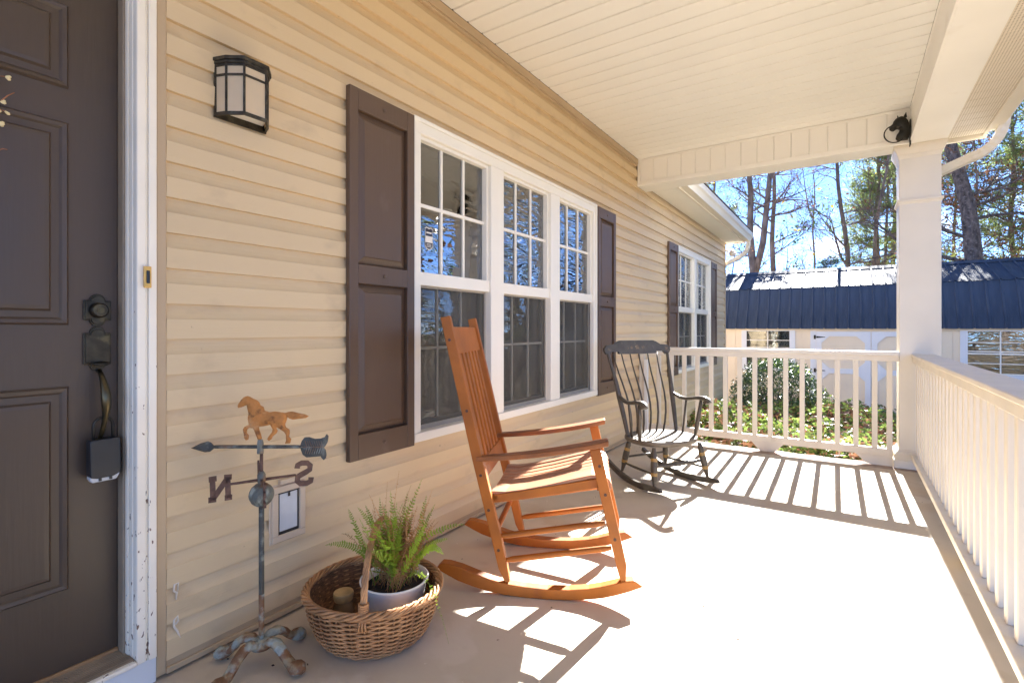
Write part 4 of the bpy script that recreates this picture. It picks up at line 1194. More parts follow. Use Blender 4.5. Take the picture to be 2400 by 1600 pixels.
for sg in (1, -1):
    turned_leg(L_(.165, .204 * sg, .302), L_(.211, .240 * sg, .050))
    turned_leg(L_(-.140, .170 * sg, .302), L_(-.185, .206 * sg, .058))
    m = MB(); m.tube([L_(.196, .228 * sg, .128), L_(.0, .215 * sg, .124), L_(-.172, .196 * sg, .120)], [.007, .0095, .007], 8); m.build('side_stretcher', 'black_wood', bc, smooth=True)
    m = MB(); bt = []; tp = []
    for i in range(17):
        s_ = -.455 + (.300 + .455) * i / 16; z = .40 * (s_ + .02) ** 2 * (1.0 if s_ > -.02 else 1.45) * (1 if s_ < 0 else .95)
        th = .040 if -.38 < s_ < .24 else .030
        bt.append((s_, z)); tp.append((s_ - (.014 if i == 16 else 0) + (.01 if i == 0 else 0), z + th - .006 * (i == 16)))
    lt = lambda s_: .200 + .055 * (s_ + .45) / .75
    m.strip(tp, bt, lambda a, b: L_(a, (lt(a) - .013) * sg, b), lambda a, b: L_(a, (lt(a) + .013) * sg, b)); m.build('rocker', 'black_wood', bc, bevel=.004, seg=2)
m = MB()
ts = [0, .08, .2, .32, .38, .42, .46, .5, .54, .58, .62, .68, .8, .92, 1]; rs = [.007, .009, .013, .016, .0125, .0165, .013, .0185, .013, .0165, .0125, .016, .013, .009, .007]
a = Vector(L_(.187, .219, .178)); b = Vector(L_(.187, -.219, .178)); m.tube([a.lerp(b, t) for t in ts], rs, 12); m.build('front_stretcher', 'black_wood', bc, smooth=True)
m = MB(); a = Vector(L_(-.162, .186, .165)); b = Vector(L_(-.162, -.186, .165)); m.tube([a, a.lerp(b, .48), a.lerp(b, .5), a.lerp(b, .52), b], [.007, .0085, .0105, .0085, .007], 10); m.build('rear_stretcher', 'black_wood', bc, smooth=True)

# ================================================================== WEATHER VANE
wv = thing('weather_vane', 'rusty weather vane on a footed stand with a trotting horse over an arrow', 'weather vane', (.213, .930, 0))
VR = Vector((.832, .555, 0))             # arrow direction (towards the fletching)
def vp(a, z, off_=0.0):                  # a along the arrow, off_ across it
    n_ = Vector((.555, -.832, 0))
    p = VR * a + n_ * off_; return (p.x, p.y, z)
m = MB(); m.tube([(0, 0, .085), (0, 0, .30), (0, 0, .53)], .0085, 10); m.build('pole', 'dark_iron', wv, smooth=True)
m = MB(); m.tube([(0, 0, .055), (0, 0, .235)], .0088, 10); m.build('pole_sleeve', 'foot_iron', wv, smooth=True)
m = MB(); m.tube([(0, 0, .60), (0, 0, .70)], .0055, 8); m.build('spindle', 'rust_brown', wv, smooth=True)
m = MB(); m.lathe([(0, -.039), (.018, -.035), (.030, -.025), (.037, -.011), (.039, 0), (.037, .011), (.030, .025), (.018, .035), (0, .039)], 22, (.0, 0, .563)); m.build('ball', 'verdigris', wv, smooth=True)
m = MB(); m.tube([(0, 0, .598), (0, 0, .606), (0, 0, .630), (0, 0, .640)], [.009, .013, .013, .007], 10); m.build('hub', 'verdigris', wv, smooth=True)
NS = Vector((.42, .91, 0)).normalized(); EW = Vector((.91, -.42, 0)).normalized()
m = MB()
for d_, l in [(NS, -.090), (NS, .105), (EW, -.06), (EW, .075)]:
    m.tube([(0, 0, .612), tuple(d_ * l * .5 + Vector((0, 0, .612))), tuple(d_ * l + Vector((0, 0, .612)))], [.0055, .0045, .004], 8)
m.build('compass_arm', 'rust_brown', wv, smooth=True)
def letter(strokes, ctr, dirv, name, w=.0085, flipx=1):
    m = MB(); nn = Vector((-dirv.y, dirv.x, 0))
    for st_ in strokes:
        n_ = len(st_); top = []; bot = []
        for i in range(n_):
            a = Vector(st_[max(0, i - 1)]); b = Vector(st_[min(n_ - 1, i + 1)]); dd = (b - a).normalized(); q = Vector((-dd.y, dd.x))
            top.append(tuple(Vector(st_[i]) + q * w)); bot.append(tuple(Vector(st_[i]) - q * w))
        f0 = lambda a, b: tuple(ctr + dirv * (a * flipx) + Vector((0, 0, b)) - nn * .003)
        f1 = lambda a, b: tuple(ctr + dirv * (a * flipx) + Vector((0, 0, b)) + nn * .003)
        m.strip(top, bot, f0, f1)
    return m.build(name, 'rust_brown', wv)
# N and S face the far side, so both read mirrored from the porch
letter([[(-.022, -.034), (-.020, .034)], [(.020, -.034), (.022, .034)], [(-.019, .028), (.018, -.028)], [(-.032, .032), (-.010, .033)], [(-.033, -.033), (-.012, -.033)], [(.010, .033), (.032, .032)], [(.011, -.033), (.033, -.033)]], NS * -.118 + Vector((0, 0, .603)), NS, 'letter_n', w=.0080, flipx=-1)
sp_ = [(.022, .020), (.020, .031), (.008, .036), (-.010, .034), (-.020, .024), (-.018, .010), (-.006, .003), (.008, -.003), (.020, -.010), (.022, -.024), (.012, -.034), (-.008, -.036), (-.021, -.031), (-.023, -.018)]
letter([sp_], NS * .132 + Vector((0, 0, .614)), NS, 'letter_s', w=.0088, flipx=-1)
letter([[(-.018, -.034), (-.018, .034)], [(-.018, .030), (.020, .030)], [(-.018, 0), (.012, 0)], [(-.018, -.030), (.020, -.030)]], EW * .098 + Vector((0, 0, .590)), EW, 'letter_e', w=.0065)
letter([[(-.026, .034), (-.013, -.030)], [(-.013, -.030), (0, .026)], [(0, .026), (.013, -.030)], [(.013, -.030), (.026, .034)]], EW * -.085 + Vector((0, 0, .618)), EW, 'letter_w', w=.0055)
ZA = .721
m = MB(); m.tube([vp(-.165, ZA), vp(-.15, ZA), vp(.12, ZA), vp(.130, ZA)], [.004, .0062, .0062, .005], 8); m.build('arrow_shaft', 'dark_iron', wv, smooth=True)
def plate(poly, th, name, mt, bulge=0.0, parent=None):
    m = MB(); n_ = len(poly); cx = sum(p[0] for p in poly) / n_; cz = sum(p[1] for p in poly) / n_
    vs = [vp(a, b, -th) for a, b in poly] + [vp(a, b, th) for a, b in poly]
    fs = [(i, (i + 1) % n_, n_ + (i + 1) % n_, n_ + i) for i in range(n_)]
    inner = [(cx + (a - cx) * .6, cz + (b - cz) * .6) for a, b in poly]
    m.add(vs, fs)
    if bulge:
        for sgn in (-1, 1):
            o_ = [vp(a, b, sgn * th) for a, b in poly] + [vp(a, b, sgn * (th + bulge)) for a, b in inner]
            m.add(o_, [(i, (i + 1) % n_, n_ + (i + 1) % n_, n_ + i) for i in range(n_)] + [tuple(range(n_, 2 * n_))])
    else:
        m.add([vp(a, b, -th) for a, b in poly], [tuple(range(n_))]); m.add([vp(a, b, th) for a, b in poly], [tuple(range(n_))])
    return m.build(name, mt, wv)
plate([(-.232, ZA - .004), (-.20, ZA + .012), (-.178, ZA + .018), (-.168, ZA + .014), (-.158, ZA + .004), (-.158, ZA - .006), (-.170, ZA - .016), (-.185, ZA - .018), (-.21, ZA - .011)], .002, 'arrow_head', 'dark_iron', .004)
fle = [(.128, ZA + .002), (.134, ZA + .020), (.143, ZA + .031), (.158, ZA + .032), (.176, ZA + .026), (.195, ZA + .027), (.210, ZA + .033), (.216, ZA + .042), (.2215, ZA + .035), (.219, ZA + .016), (.210, ZA + .001), (.206, ZA - .004), (.212, ZA - .010), (.215, ZA - .028), (.213, ZA - .038), (.206, ZA - .044), (.199, ZA - .036), (.196, ZA - .031), (.175, ZA - .033), (.150, ZA - .035), (.137, ZA - .026), (.131, ZA - .010)]
def tri_plate(poly, th, name, mt, bul=.0, edge=.0015):
    """flat casting with an exact outline: filled with triangles, edges thinner than the middle"""
    bm = bmesh.new(); vsb = [bm.verts.new(vp(a, b, 0)) for a, b in poly]
    es = [bm.edges.new((vsb[i], vsb[(i + 1) % len(poly)])) for i in range(len(poly))]
    bmesh.ops.triangle_fill(bm, edges=es, use_beauty=True)
    bmesh.ops.subdivide_edges(bm, edges=[e for e in bm.edges if not e.is_boundary], cuts=2, use_grid_fill=False)
    bmesh.ops.triangulate(bm, faces=bm.faces)
    nrm = Vector((.555, -.832, 0))
    bd_ = set(v for v in bm.verts if v.is_boundary)
    verts = list(bm.verts); idx = {v: i for i, v in enumerate(verts)}; faces = [tuple(idx[v] for v in f.verts) for f in bm.faces]
    B2 = [Vector(v.co) for v in bd_]
    def h(v):
        if v in bd_: return th
        dmin = min((Vector(v.co) - q).length for q in B2); return th + bul * min(1, dmin / .012)
    f_ = [tuple(Vector(v.co) + nrm * h(v)) for v in verts]; b_ = [tuple(Vector(v.co) - nrm * h(v)) for v in verts]
    m = MB(); m.add(f_, faces); m.add(b_, [q[::-1] for q in faces])
    n_ = len(poly); m.add([tuple(Vector(vp(a, b, 0)) + nrm * th) for a, b in poly] + [tuple(Vector(vp(a, b, 0)) - nrm * th) for a, b in poly], [(i, (i + 1) % n_, n_ + (i + 1) % n_, n_ + i) for i in range(n_)])
    bm.free(); return m.build(name, mt, wv, smooth=True, auto=50)
tri_plate(fle, .0022, 'fletching', 'dark_iron', .002)
m = MB()
for i in range(8):
    a = .146 + i * .0075
    m.tube([vp(a + .007, ZA, .0052), vp(a, ZA + .020, .0048)], .0011, 5); m.tube([vp(a + .007, ZA, .0052), vp(a, ZA - .022, .0048)], .0011, 5)
m.tube([vp(.132, ZA, .0045), vp(.206, ZA, .0045)], .0016, 5)
m.build('barb', 'verdigris', wv, smooth=True)
m = MB(); m.tube([vp(-.004, ZA - .022), vp(-.004, ZA + .010), vp(-.004, ZA + .024)], [.0105, .0105, .008], 8); m.build('collar', 'verdigris', wv, smooth=True, auto=50)
# horse silhouette from the 4.238x crop (430,900): px -> metres at the vane
def hz(px, py):
    u = 430 + px / 4.238; v = 900 + py / 4.238
    return ((u - 612.5) / 708.0, 1.11 - (v - 771) / 708.0)
body = [(540, 215), (548, 195), (575, 155), (600, 130), (628, 118), (655, 125), (690, 145), (725, 160), (748, 180), (760, 210), (790, 225), (802, 262), (850, 278), (905, 270), (960, 278), (1005, 285), (1030, 320), (1020, 360), (1005, 400), (1015, 430), (1048, 450), (1052, 480), (1045, 520), (1065, 545), (1056, 585), (1008, 588), (1020, 560), (1018, 500), (1000, 470), (960, 445), (925, 425), (918, 440), (932, 462), (918, 490), (880, 520), (872, 545), (850, 560), (833, 545), (845, 520), (880, 475), (888, 445), (862, 402), (800, 415), (745, 422), (748, 450), (765, 500), (775, 540), (745, 560), (728, 520), (705, 460), (690, 435), (650, 432), (628, 450), (625, 485), (645, 510), (640, 550), (622, 555), (604, 530), (600, 490), (593, 450), (605, 425), (650, 400), (640, 340), (648, 290), (635, 235), (628, 205), (600, 218), (565, 232), (545, 235)]
tri_plate([hz(*p) for p in body], .0028, 'horse', 'rust_orange', .009)
tail = [(1005, 285), (1040, 275), (1080, 272), (1130, 285), (1200, 298), (1240, 318), (1215, 335), (1150, 342), (1090, 350), (1055, 340), (1035, 325), (1022, 305)]
tri_plate([hz(*p) for p in tail], .0026, 'horse_tail', 'rust_orange', .005)
# feet
m = MB(); m.lathe([(0, .058), (.030, .058), (.036, .068), (.030, .080), (.012, .088), (0, .088)], 16); m.build('foot_hub', 'foot_iron', wv, smooth=True)
for ang in (203, 97, 14, 278):
    m = MB(); a = R(ang); d_ = Vector((math.cos(a), math.sin(a), 0))
    pr = [(.015, .070, .016), (.038, .086, .0165), (.062, .084, .0165), (.088, .066, .0155), (.108, .042, .0145), (.124, .029, .016), (.142, .025, .0235), (.160, .022, .0215), (.173, .017, .010)]
    m.tube([tuple(d_ * r_ + Vector((0, 0, z))) for r_, z, w_ in pr], [w_ for _, _, w_ in pr], 10, ell=(1.2, .85)); m.build('foot', 'foot_iron', wv, smooth=True)

# ================================================================== BASKET, POT, JAR
BX, BY = .392, 1.250; BR = math.atan2(.555, .832)
bk = thing('wicker_basket', 'brown wicker basket with a hoop handle holding the potted fern', 'basket', (BX, BY, 0), BR)
RX, RY = .232, .205
def wall_r(t):      # t 0 bottom .. 1 rim
    return .70 + .30 * (t ** .55) + .03 * math.sin(t * PI)
def rimz(a): return .180 + .010 * max(0, math.sin(a))
NST = 30
m = MB(); ROWS = 21
for r_ in range(ROWS):
    t = (r_ + .5) / ROWS
    pts = []; NN = NST * 4
    for k_ in range(NN + 1):
        a = 2 * PI * k_ / NN
        wob = .0060 * math.cos(a * NST / 2 + PI * r_ + .0)
        sc_ = wall_r(t)
        rx = RX * sc_ + wob; ry = RY * sc_ + wob
        pts.append((rx * math.cos(a), ry * math.sin(a), .008 + t * (rimz(a) - .012)))
    m.tube(pts, .0037, 5, cap=False)
m.build('woven_wall', 'wicker', bk, smooth=True)
m = MB()
for k_ in range(NST):
    a = 2 * PI * k_ / NST
    m.tube([(RX * wall_r(t) * math.cos(a), RY * wall_r(t) * math.sin(a), .004 + t * rimz(a)) for t in (0, .15, .35, .6, .8, 1)], .0034, 5)
m.build('stake', 'wicker', bk, smooth=True)
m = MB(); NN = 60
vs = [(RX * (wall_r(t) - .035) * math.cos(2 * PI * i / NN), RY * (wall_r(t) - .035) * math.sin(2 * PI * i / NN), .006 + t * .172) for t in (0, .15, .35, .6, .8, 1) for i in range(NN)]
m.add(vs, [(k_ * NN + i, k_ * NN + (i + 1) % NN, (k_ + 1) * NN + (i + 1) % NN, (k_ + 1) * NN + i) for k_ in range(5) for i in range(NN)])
m.build('gap_shade', 'wicker_dark', bk, smooth=True)  # added dark sheet inside the basket, so gaps in the weave read as shade
m = MB()
for ph in range(5):
    pts = []
    for k_ in range(121):
        a = 2 * PI * k_ / 120; b = a * 9 + ph * 2 * PI / 5
        rr = .011 * math.cos(b); zz = .009 * math.sin(b)
        pts.append(((RX + .004 + rr) * math.cos(a), (RY + .004 + rr) * math.sin(a), rimz(a) + zz))
    m.tube(pts, .0052, 5, cap=False)
m.build('braided_rim', 'wicker', bk, smooth=True)
m = MB()
for k_ in range(7): m.tube([(RX * .66 * math.cos(2 * PI * i / 40) * (k_ + 1) / 7, RY * .66 * math.sin(2 * PI * i / 40) * (k_ + 1) / 7, .007) for i in range(41)], .012, 5, cap=False)
m.build('base', 'wicker', bk, smooth=True)
m = MB(); hx = .020
for ph in range(5):
    pts = []
    for k_ in range(61):
        t = k_ / 60; a = PI * t; b = t * 2 * PI * 5 + ph * 2 * PI / 5
        y_ = -(RY - .006) * math.cos(a); z = .150 + (.262 * math.sin(a) ** .8 if 0 < t < 1 else 0)
        pts.append((hx + .0075 * math.cos(b), y_ + .0075 * math.sin(b) * math.sin(a), z + .0075 * math.sin(b) * abs(math.cos(a))))
    m.tube(pts, .0048, 6)
for q in range(5):
    z = .188 + q * .007
    m.tube([(hx + .0145 * math.cos(i * PI / 6), -(RY - .008) + .0145 * math.sin(i * PI / 6), z) for i in range(13)], .0036, 5, cap=False)
for q in (-1, 0, 1): m.tube([(hx + q * .006, -(RY - .004), .19), (hx + q * .010, -(RY + .010), .150), (hx + q * .013, -(RY + .004), .132)], .0042, 5)
m.build('hoop_handle', 'wicker', bk, smooth=True)

PX, PY = .448, 1.298
pt = thing('potted_fern', 'half dried fern in a white enamel pot standing in the basket', 'potted plant', (PX, PY, .022))
m = MB(); m.lathe([(0, 0), (.075, 0), (.082, .01), (.108, .12), (.116, .172), (.122, .176), (.124, .182), (.119, .185), (.111, .178), (.104, .15), (0, .15)], 36); m.build('pot', 'pot', pt, smooth=True, auto=50)
m = MB(); m.lathe([(0, .165), (.06, .162), (.108, .155)], 24); m.build('soil', 'soil', pt, smooth=True)
rf = random.Random(11)
def frond(base, tip, sag, width, mt, curly=0.0, dens=30, stem=.0013):
    a = Vector(base); b = Vector(tip); m = MB()
    ctrl = a.lerp(b, .5) + Vector((0, 0, sag))
    pts = [a * (1 - t) ** 2 + ctrl * 2 * t * (1 - t) + b * t * t for t in [i / dens for i in range(dens + 1)]]
    m.tube(pts, [stem * (1 - .6 * i / dens) for i in range(dens + 1)], 4)
    for i in range(max(2, int(dens * .22)), dens):
        t = i / dens; d_ = (pts[i + 1] - pts[i - 1]).normalized()
        side_ = d_.cross(Vector((rf.uniform(-.3, .3), rf.uniform(-.3, .3) - .8, .5))).normalized()
        nn = side_.cross(d_).normalized()
        w_ = width * (math.sin(PI * min(.98, .12 + .88 * t)) ** .6)
        for sgn in (-1, 1):
            if curly and rf.random() < .35: continue
            ww = w_ * rf.uniform(.75, 1.1)
            bend = nn * (rf.uniform(-.25, .05) * ww if not curly else rf.uniform(-1, 1) * ww * .9)
            dirv = (side_ * sgn + d_ * .35).normalized()
            p0_ = pts[i]; pm = p0_ + dirv * ww * .55 + bend * .3; pe = p0_ + dirv * ww + bend
            hw = d_ * (ww * (.24 if not curly else .18))
            m.add([p0_ - hw * .5, pm - hw, pe, pm + hw, p0_ + hw * .5], [(0, 1, 2, 3, 4)])
    return m.build('frond', mt, pt)
def FW(u, v, F=1.87):      # image point at depth F from the lens, as an offset from the pot
    c_, s_ = .832, .555
    R_ = (u - 1200) / 1183 * F; Z = 1.11 - (v - 771) / 1183 * F
    return Vector((1.83 - s_ * F + c_ * R_ - PX, c_ * F + s_ * R_ - PY, Z - .022))
b0_ = lambda: (rf.uniform(-.06, .06), rf.uniform(-.06, .06), .16)
green = [((762, 1277), .10, 1.85), ((816, 1192), .03, 1.82), ((838, 1188), .04, 1.88), ((856, 1183), .03, 1.84), ((880, 1215), .06, 1.78), ((872, 1250), .05, 1.74), ((990, 1120), .0, 1.90), ((955, 1152), .0, 1.86), ((930, 1175), .0, 1.84), ((968, 1200), .02, 1.93),
         ((1088, 1228), .10, 1.90), ((1040, 1300), .14, 1.80), ((985, 1255), .02, 1.80), ((940, 1230), .02, 1.78), ((1000, 1160), .03, 1.95), ((905, 1200), .0, 1.88), ((893, 1290), .05, 1.74), ((1050, 1262), .08, 1.86)]
green += [((842, 1215), .02, 1.66), ((862, 1205), .02, 1.64), ((880, 1235), .02, 1.66), ((868, 1290), .03, 1.62), ((900, 1180), .0, 1.70), ((850, 1265), .03, 1.66), ((915, 1150), .0, 1.75), ((1020, 1180), .02, 1.80), ((1000, 1225), .02, 1.75), ((890, 1165), .0, 1.90)]
for (uv, sag, F) in green:
    frond(b0_(), FW(*uv, F), sag, .024 if F < 1.8 else .019, 'fern', 0, 32)
frond((.05, -.02, .16), FW(1052, 1508, 1.72), .27, .012, 'fern', .5, 40)
for i in range(130):
    a = rf.uniform(0, 2 * PI); r_ = rf.uniform(.02, .15); h = rf.uniform(.12, .34) + (.08 if rf.random() < .12 else 0)
    tip = Vector((r_ * math.cos(a) + .02, r_ * math.sin(a), .16 + h * (1 - r_ * 1.5)))
    frond(b0_(), tip, rf.uniform(-.02, .05), rf.uniform(.010, .017), 'fern_dry' if rf.random() < .9 else 'fern', 1.0, 26, .0013)
for (u, v, sg_) in [(908, 1128, 0), (865, 1158, .03), (1000, 1180, 0), (800, 1250, .10), (975, 1150, 0), (905, 1400, .1), (860, 1330, .12), (1010, 1370, .1)]:
    frond(b0_(), FW(u, v, 1.84), sg_, .010, 'fern_dry', 1.0, 24, .0012)

jr = thing('glass_jar', 'small amber jar with a brown lid in the left of the basket', 'jar', (.330, 1.165, .022))
m = MB(); m.lathe([(0, 0), (.032, 0), (.037, .01), (.038, .09), (.030, .115), (.028, .128)], 20); m.build('jar_body', 'jar', jr, smooth=True, auto=50)
m = MB(); m.lathe([(.031, .124), (.033, .128), (.036, .146), (.034, .152), (.030, .154), (.012, .158), (0, .158)], 20); m.build('lid', 'lid', jr, smooth=True, auto=40)

# ================================================================== HORSE HEAD RING
hh = thing('horse_head_hook', 'dark cast iron horse head with a tether ring under the ceiling beside the column', 'horse head ornament', (2.165, 4.995, 2.64))
def hpnt(u, v, off_=0.0):       # outline in a plane facing the porch end, from the 7.84x crop (1860,220)
    U = 1860 + u / 7.84; V = 220 + v / 7.84
    Y = 4.975; 
    rx = -.5547 * 1183 + .832 * (U - 1200); ry = .832 * 1183 + .5547 * (U - 1200); k_ = Y / ry
    return Vector((1.83 + rx * k_ - 2.165, Y - 4.995 + off_, 1.11 - (V - 771) * k_ - 2.64))
head = [(1755, 625), (1770, 600), (1815, 560), (1830, 520), (1870, 470), (1905, 445), (1950, 425), (2010, 420), (2060, 440), (2095, 480), (2120, 540), (2138, 620), (2142, 720), (2120, 800), (2090, 850), (1990, 865), (1900, 872), (1870, 830), (1890, 760), (1930, 710), (1945, 670), (1900, 655), (1870, 665), (1840, 690), (1800, 695), (1765, 680), (1752, 655)]
def solid(poly, th, name, mt, parent, fn):
    bm = bmesh.new(); vsb = [bm.verts.new(fn(*p)) for p in poly]; n_ = len(poly)
    es = [bm.edges.new((vsb[i], vsb[(i + 1) % n_])) for i in range(n_)]
    bmesh.ops.triangle_fill(bm, edges=es, use_beauty=True)
    bmesh.ops.subdivide_edges(bm, edges=[e for e in bm.edges if not e.is_boundary], cuts=3)
    bmesh.ops.triangulate(bm, faces=bm.faces)
    bdv = set(v for v in bm.verts if v.is_boundary); B2 = [Vector(v.co) for v in bdv]
    verts = list(bm.verts); idx = {v: i for i, v in enumerate(verts)}; faces = [tuple(idx[v] for v in f.verts) for f in bm.faces]
    h = [(.003 if v in bdv else .003 + th * (min(1, min((Vector(v.co) - q).length for q in B2) / .028) ** .6)) for v in verts]
    m = MB(); m.add([(v.co.x, v.co.y - h[i], v.co.z) for i, v in enumerate(verts)], faces); m.add([(v.co.x, v.co.y + h[i], v.co.z) for i, v in enumerate(verts)], [q[::-1] for q in faces])
    pp = [fn(*p) for p in poly]; m.add([(p.x, p.y - .003, p.z) for p in pp] + [(p.x, p.y + .003, p.z) for p in pp], [(i, (i + 1) % n_, n_ + (i + 1) % n_, n_ + i) for i in range(n_)])
    bm.free(); return m.build(name, mt, parent, smooth=True, auto=60)
solid(head, .030, 'head', 'black_metal', hh, hpnt)
for e in ([(2015, 425), (2062, 348), (2080, 440), (2050, 450)], [(1895, 455), (1900, 412), (1925, 438)]):
    m = MB(); q = [hpnt(*p) for p in e]; c = sum(q, Vector()) / len(q)
    for oy in (-.012, .012): pass
    m.add([(p.x, p.y - .020, p.z) for p in q] + [(p.x, p.y - .006, p.z) for p in q], [tuple(range(len(q)))[::-1], tuple(range(len(q), 2 * len(q)))] + [(i, (i + 1) % len(q), len(q) + (i + 1) % len(q), len(q) + i) for i in range(len(q))])
    m.build('ear', 'black_metal', hh, bevel=.002)
m = MB(); c = hpnt(1845, 770); rr = .0665
m.tube([(c.x + rr * math.cos(a), c.y - .038 + .02 * math.cos(a), c.z + rr * math.sin(a)) for a in [i * 2 * PI / 36 for i in range(37)]], .0046, 8, cap=False)
m.build('tether_ring', 'black_metal', hh, smooth=True)
m = MB(); m.tube([(c.x + .035, c.y - .045, c.z + .058), (c.x + .035, c.y + .02, c.z + .058)], .006, 8); m.build('ring_pin', 'black_metal', hh)
m = MB(); m.box(.060, .068, -.02, .04, -.10, .10); m.build('mount_plate', 'black_metal', hh, bevel=.002)

# ================================================================== SHED
SY = 13.4; SX0, SX1 = -1.3, 6.6; SB = -.78; SE = 1.13
shed = thing('storage_shed', 'cream storage shed with a blue metal gambrel roof beyond the railing', 'shed', (0, 0, 0))
bw = .2033; x = SX0; bd0 = MB(); bd0.box(.004, bw - .004, 0, .02, 0, SE - SB - .02); bd0.box(-.001, .004, .006, .02, 0, SE - SB - .02)
q0 = bd0.build('wall_board', 'shed_wall', shed, loc=(x, SY, SB + .02))
OPEN = [(-.24, .69, .18, 1.075), (3.80, 4.76, .22, 1.075)]
i = 1
while x + bw < SX1 - .01:
    x += bw; inst(q0, shed, (x, SY, SB + .02))
m = MB()
m.box(SX0, SX1, SY + .021, SY + 3.6, SB + .02, SE + .05); m.box(SX0, SX1, SY + .45, SY + 3.2, SE + .05, 1.95)
m.build('shed_shell', 'shed_wall', shed)
m = MB(); m.box(SX0 - .02, SX1 + .02, SY - .03, SY + 3.6, SB - .17, SB + .019); m.build('skid', 'shed_base', shed)
m = MB(); m.box(SX0, SX1, SY - .022, SY - .001, SE - .055, SE - .002); m.build('fascia_board', 'shed_wall', shed, bevel=.002)
# roof panels: one ribbed sheet per slope per 0.23 m
RW = .229
def slope(ya, za, yb, zb2, name):
    dy, dz = yb - ya, zb2 - za; L = math.hypot(dy, dz); ny, nz = -dz / L, dy / L
    prof = [(0, 0), (.010, .028), (.030, .028), (.040, 0), (.085, 0), (.088, .003), (.094, .003), (.097, 0), (.135, 0), (.138, .003), (.144, .003), (.147, 0), (.185, 0), (.188, .003), (.194, .003), (.197, 0), (RW, 0)]
    m = MB(); vs = [(a, ny * h, nz * h) for a, h in prof] + [(a, dy + ny * h, dz + nz * h) for a, h in prof]; n_ = len(prof)
    m.add(vs, [(k_, k_ + 1, n_ + k_ + 1, n_ + k_) for k_ in range(n_ - 1)])
    o0 = m.build(name, 'shed_roof', shed, loc=(SX0 - .1, ya, za))
    cnt = int((SX1 - SX0 + .2) / RW)
    for k_ in range(1, cnt): inst(o0, shed, (SX0 - .1 + k_ * RW, ya, za))
YB, ZB, YR_, ZR = SY + .36, 2.09, SY + 1.85, 2.62
slope(SY - .10, SE - .012, YB, ZB, 'lower_roof_panel')
slope(YB - .030, ZB - .0107 + .012, YR_, ZR, 'upper_roof_panel')
m = MB()
m.hexa([(SX0 - .1, YR_, ZR), (SX1 + .1, YR_, ZR), (SX1 + .1, SY + 3.34, ZB), (SX0 - .1, SY + 3.34, ZB), (SX0 - .1, YR_, ZR + .02), (SX1 + .1, YR_, ZR + .02), (SX1 + .1, SY + 3.34, ZB + .02), (SX0 - .1, SY + 3.34, ZB + .02)])
m.hexa([(SX0 - .1, SY + 3.35, ZB), (SX1 + .1, SY + 3.35, ZB), (SX1 + .1, SY + 3.70, SE), (SX0 - .1, SY + 3.70, SE), (SX0 - .1, SY + 3.37, ZB), (SX1 + .1, SY + 3.37, ZB), (SX1 + .1, SY + 3.72, SE), (SX0 - .1, SY + 3.72, SE)])
m.build('rear_roof', 'shed_roof', shed)
m = MB(); m.prism([(YR_ - .16, ZR - .035), (YR_, ZR + .045), (YR_ + .16, ZR - .035), (YR_, ZR + .025)], lambda a, b: (SX0 - .12, a, b), lambda a, b: (SX1 + .12, a, b)); m.build('ridge_cap', 'shed_roof', shed)
m = MB(); m.prism([(SY - .02, SE + .0), (YB, ZB - .02), (YR_, ZR - .02), (SY + 3.33, ZB - .02), (SY + 3.6, SE)], lambda a, b: (SX0 - .03, a, b), lambda a, b: (SX0 - .005, a, b))
m.build('gable_wall', 'shed_wall', shed)
def shed_door(x0, x1, hinge_left):
    d = MB(); za, zb2 = SB + .02, 1.055; yf = SY - .012
    d.box(x0, x1, yf, SY - .001, za, zb2)
    o = d.build('shed_door', 'shed_wall', shed)
    ib = (x1 - x0 - .2) / 4
    for k_ in range(4):
        g_ = MB(); g_.box(x0 + .1 + k_ * ib + .004, x0 + .1 + (k_ + 1) * ib - .004, yf - .004, yf - .0005, za + .02, zb2 - .02); g_.build('door_board', 'shed_wall', o)
    t = MB(); w_ = .105; y0, y1 = yf - .030, yf - .005
    t.box(x0, x0 + w_, y0, y1, za, zb2); t.box(x1 - w_, x1, y0, y1, za, zb2)
    zm = (za + zb2) / 2 + .03
    for a, b in [(za, za + .11), (zm - .055, zm + .055), (zb2 - .105, zb2)]: t.box(x0 + w_, x1 - w_, y0, y1, a, b)
    c = .15
    for (cx, sx_) in [(x0 + w_, 1), (x1 - w_, -1)]:
        for (cz, sz_) in [(za + .11, 1), (zm - .055, -1), (zm + .055, 1), (zb2 - .105, -1)]:
            t.prism([(cx, cz), (cx + sx_ * c, cz), (cx, cz + sz_ * c)], lambda a, b: (a, y0 + .001, b), lambda a, b: (a, y1, b))
    t.build('door_trim', 'shed_trim', o)
    for z in (.93, zm, za + .12):
        h = MB(); xx = x0 if hinge_left else x1; sg = 1 if hinge_left else -1
        h.prism([(xx + sg * .005, z - .022), (xx + sg * .17, z - .006), (xx + sg * .18, z), (xx + sg * .17, z + .006), (xx + sg * .005, z + .022)], lambda a, b: (a, y0 - .006, b), lambda a, b: (a, y0 - .0008, b))
        h.box(xx - sg * .045 if sg > 0 else xx + .006, xx - .004 if sg > 0 else xx + .045, y0 - .006, y0 - .0008, z - .045, z + .045)
        h.build('strap_hinge', 'black_metal', o)
shed_door(1.215, 2.228, True); shed_door(2.238, 3.25, False)
m = MB(); m.box(1.10, 1.210, SY - .024, SY - .0015, SB + .02, 1.07); m.box(3.255, 3.365, SY - .024, SY - .0015, SB + .02, 1.07); m.build('door_casing', 'shed_trim', shed)
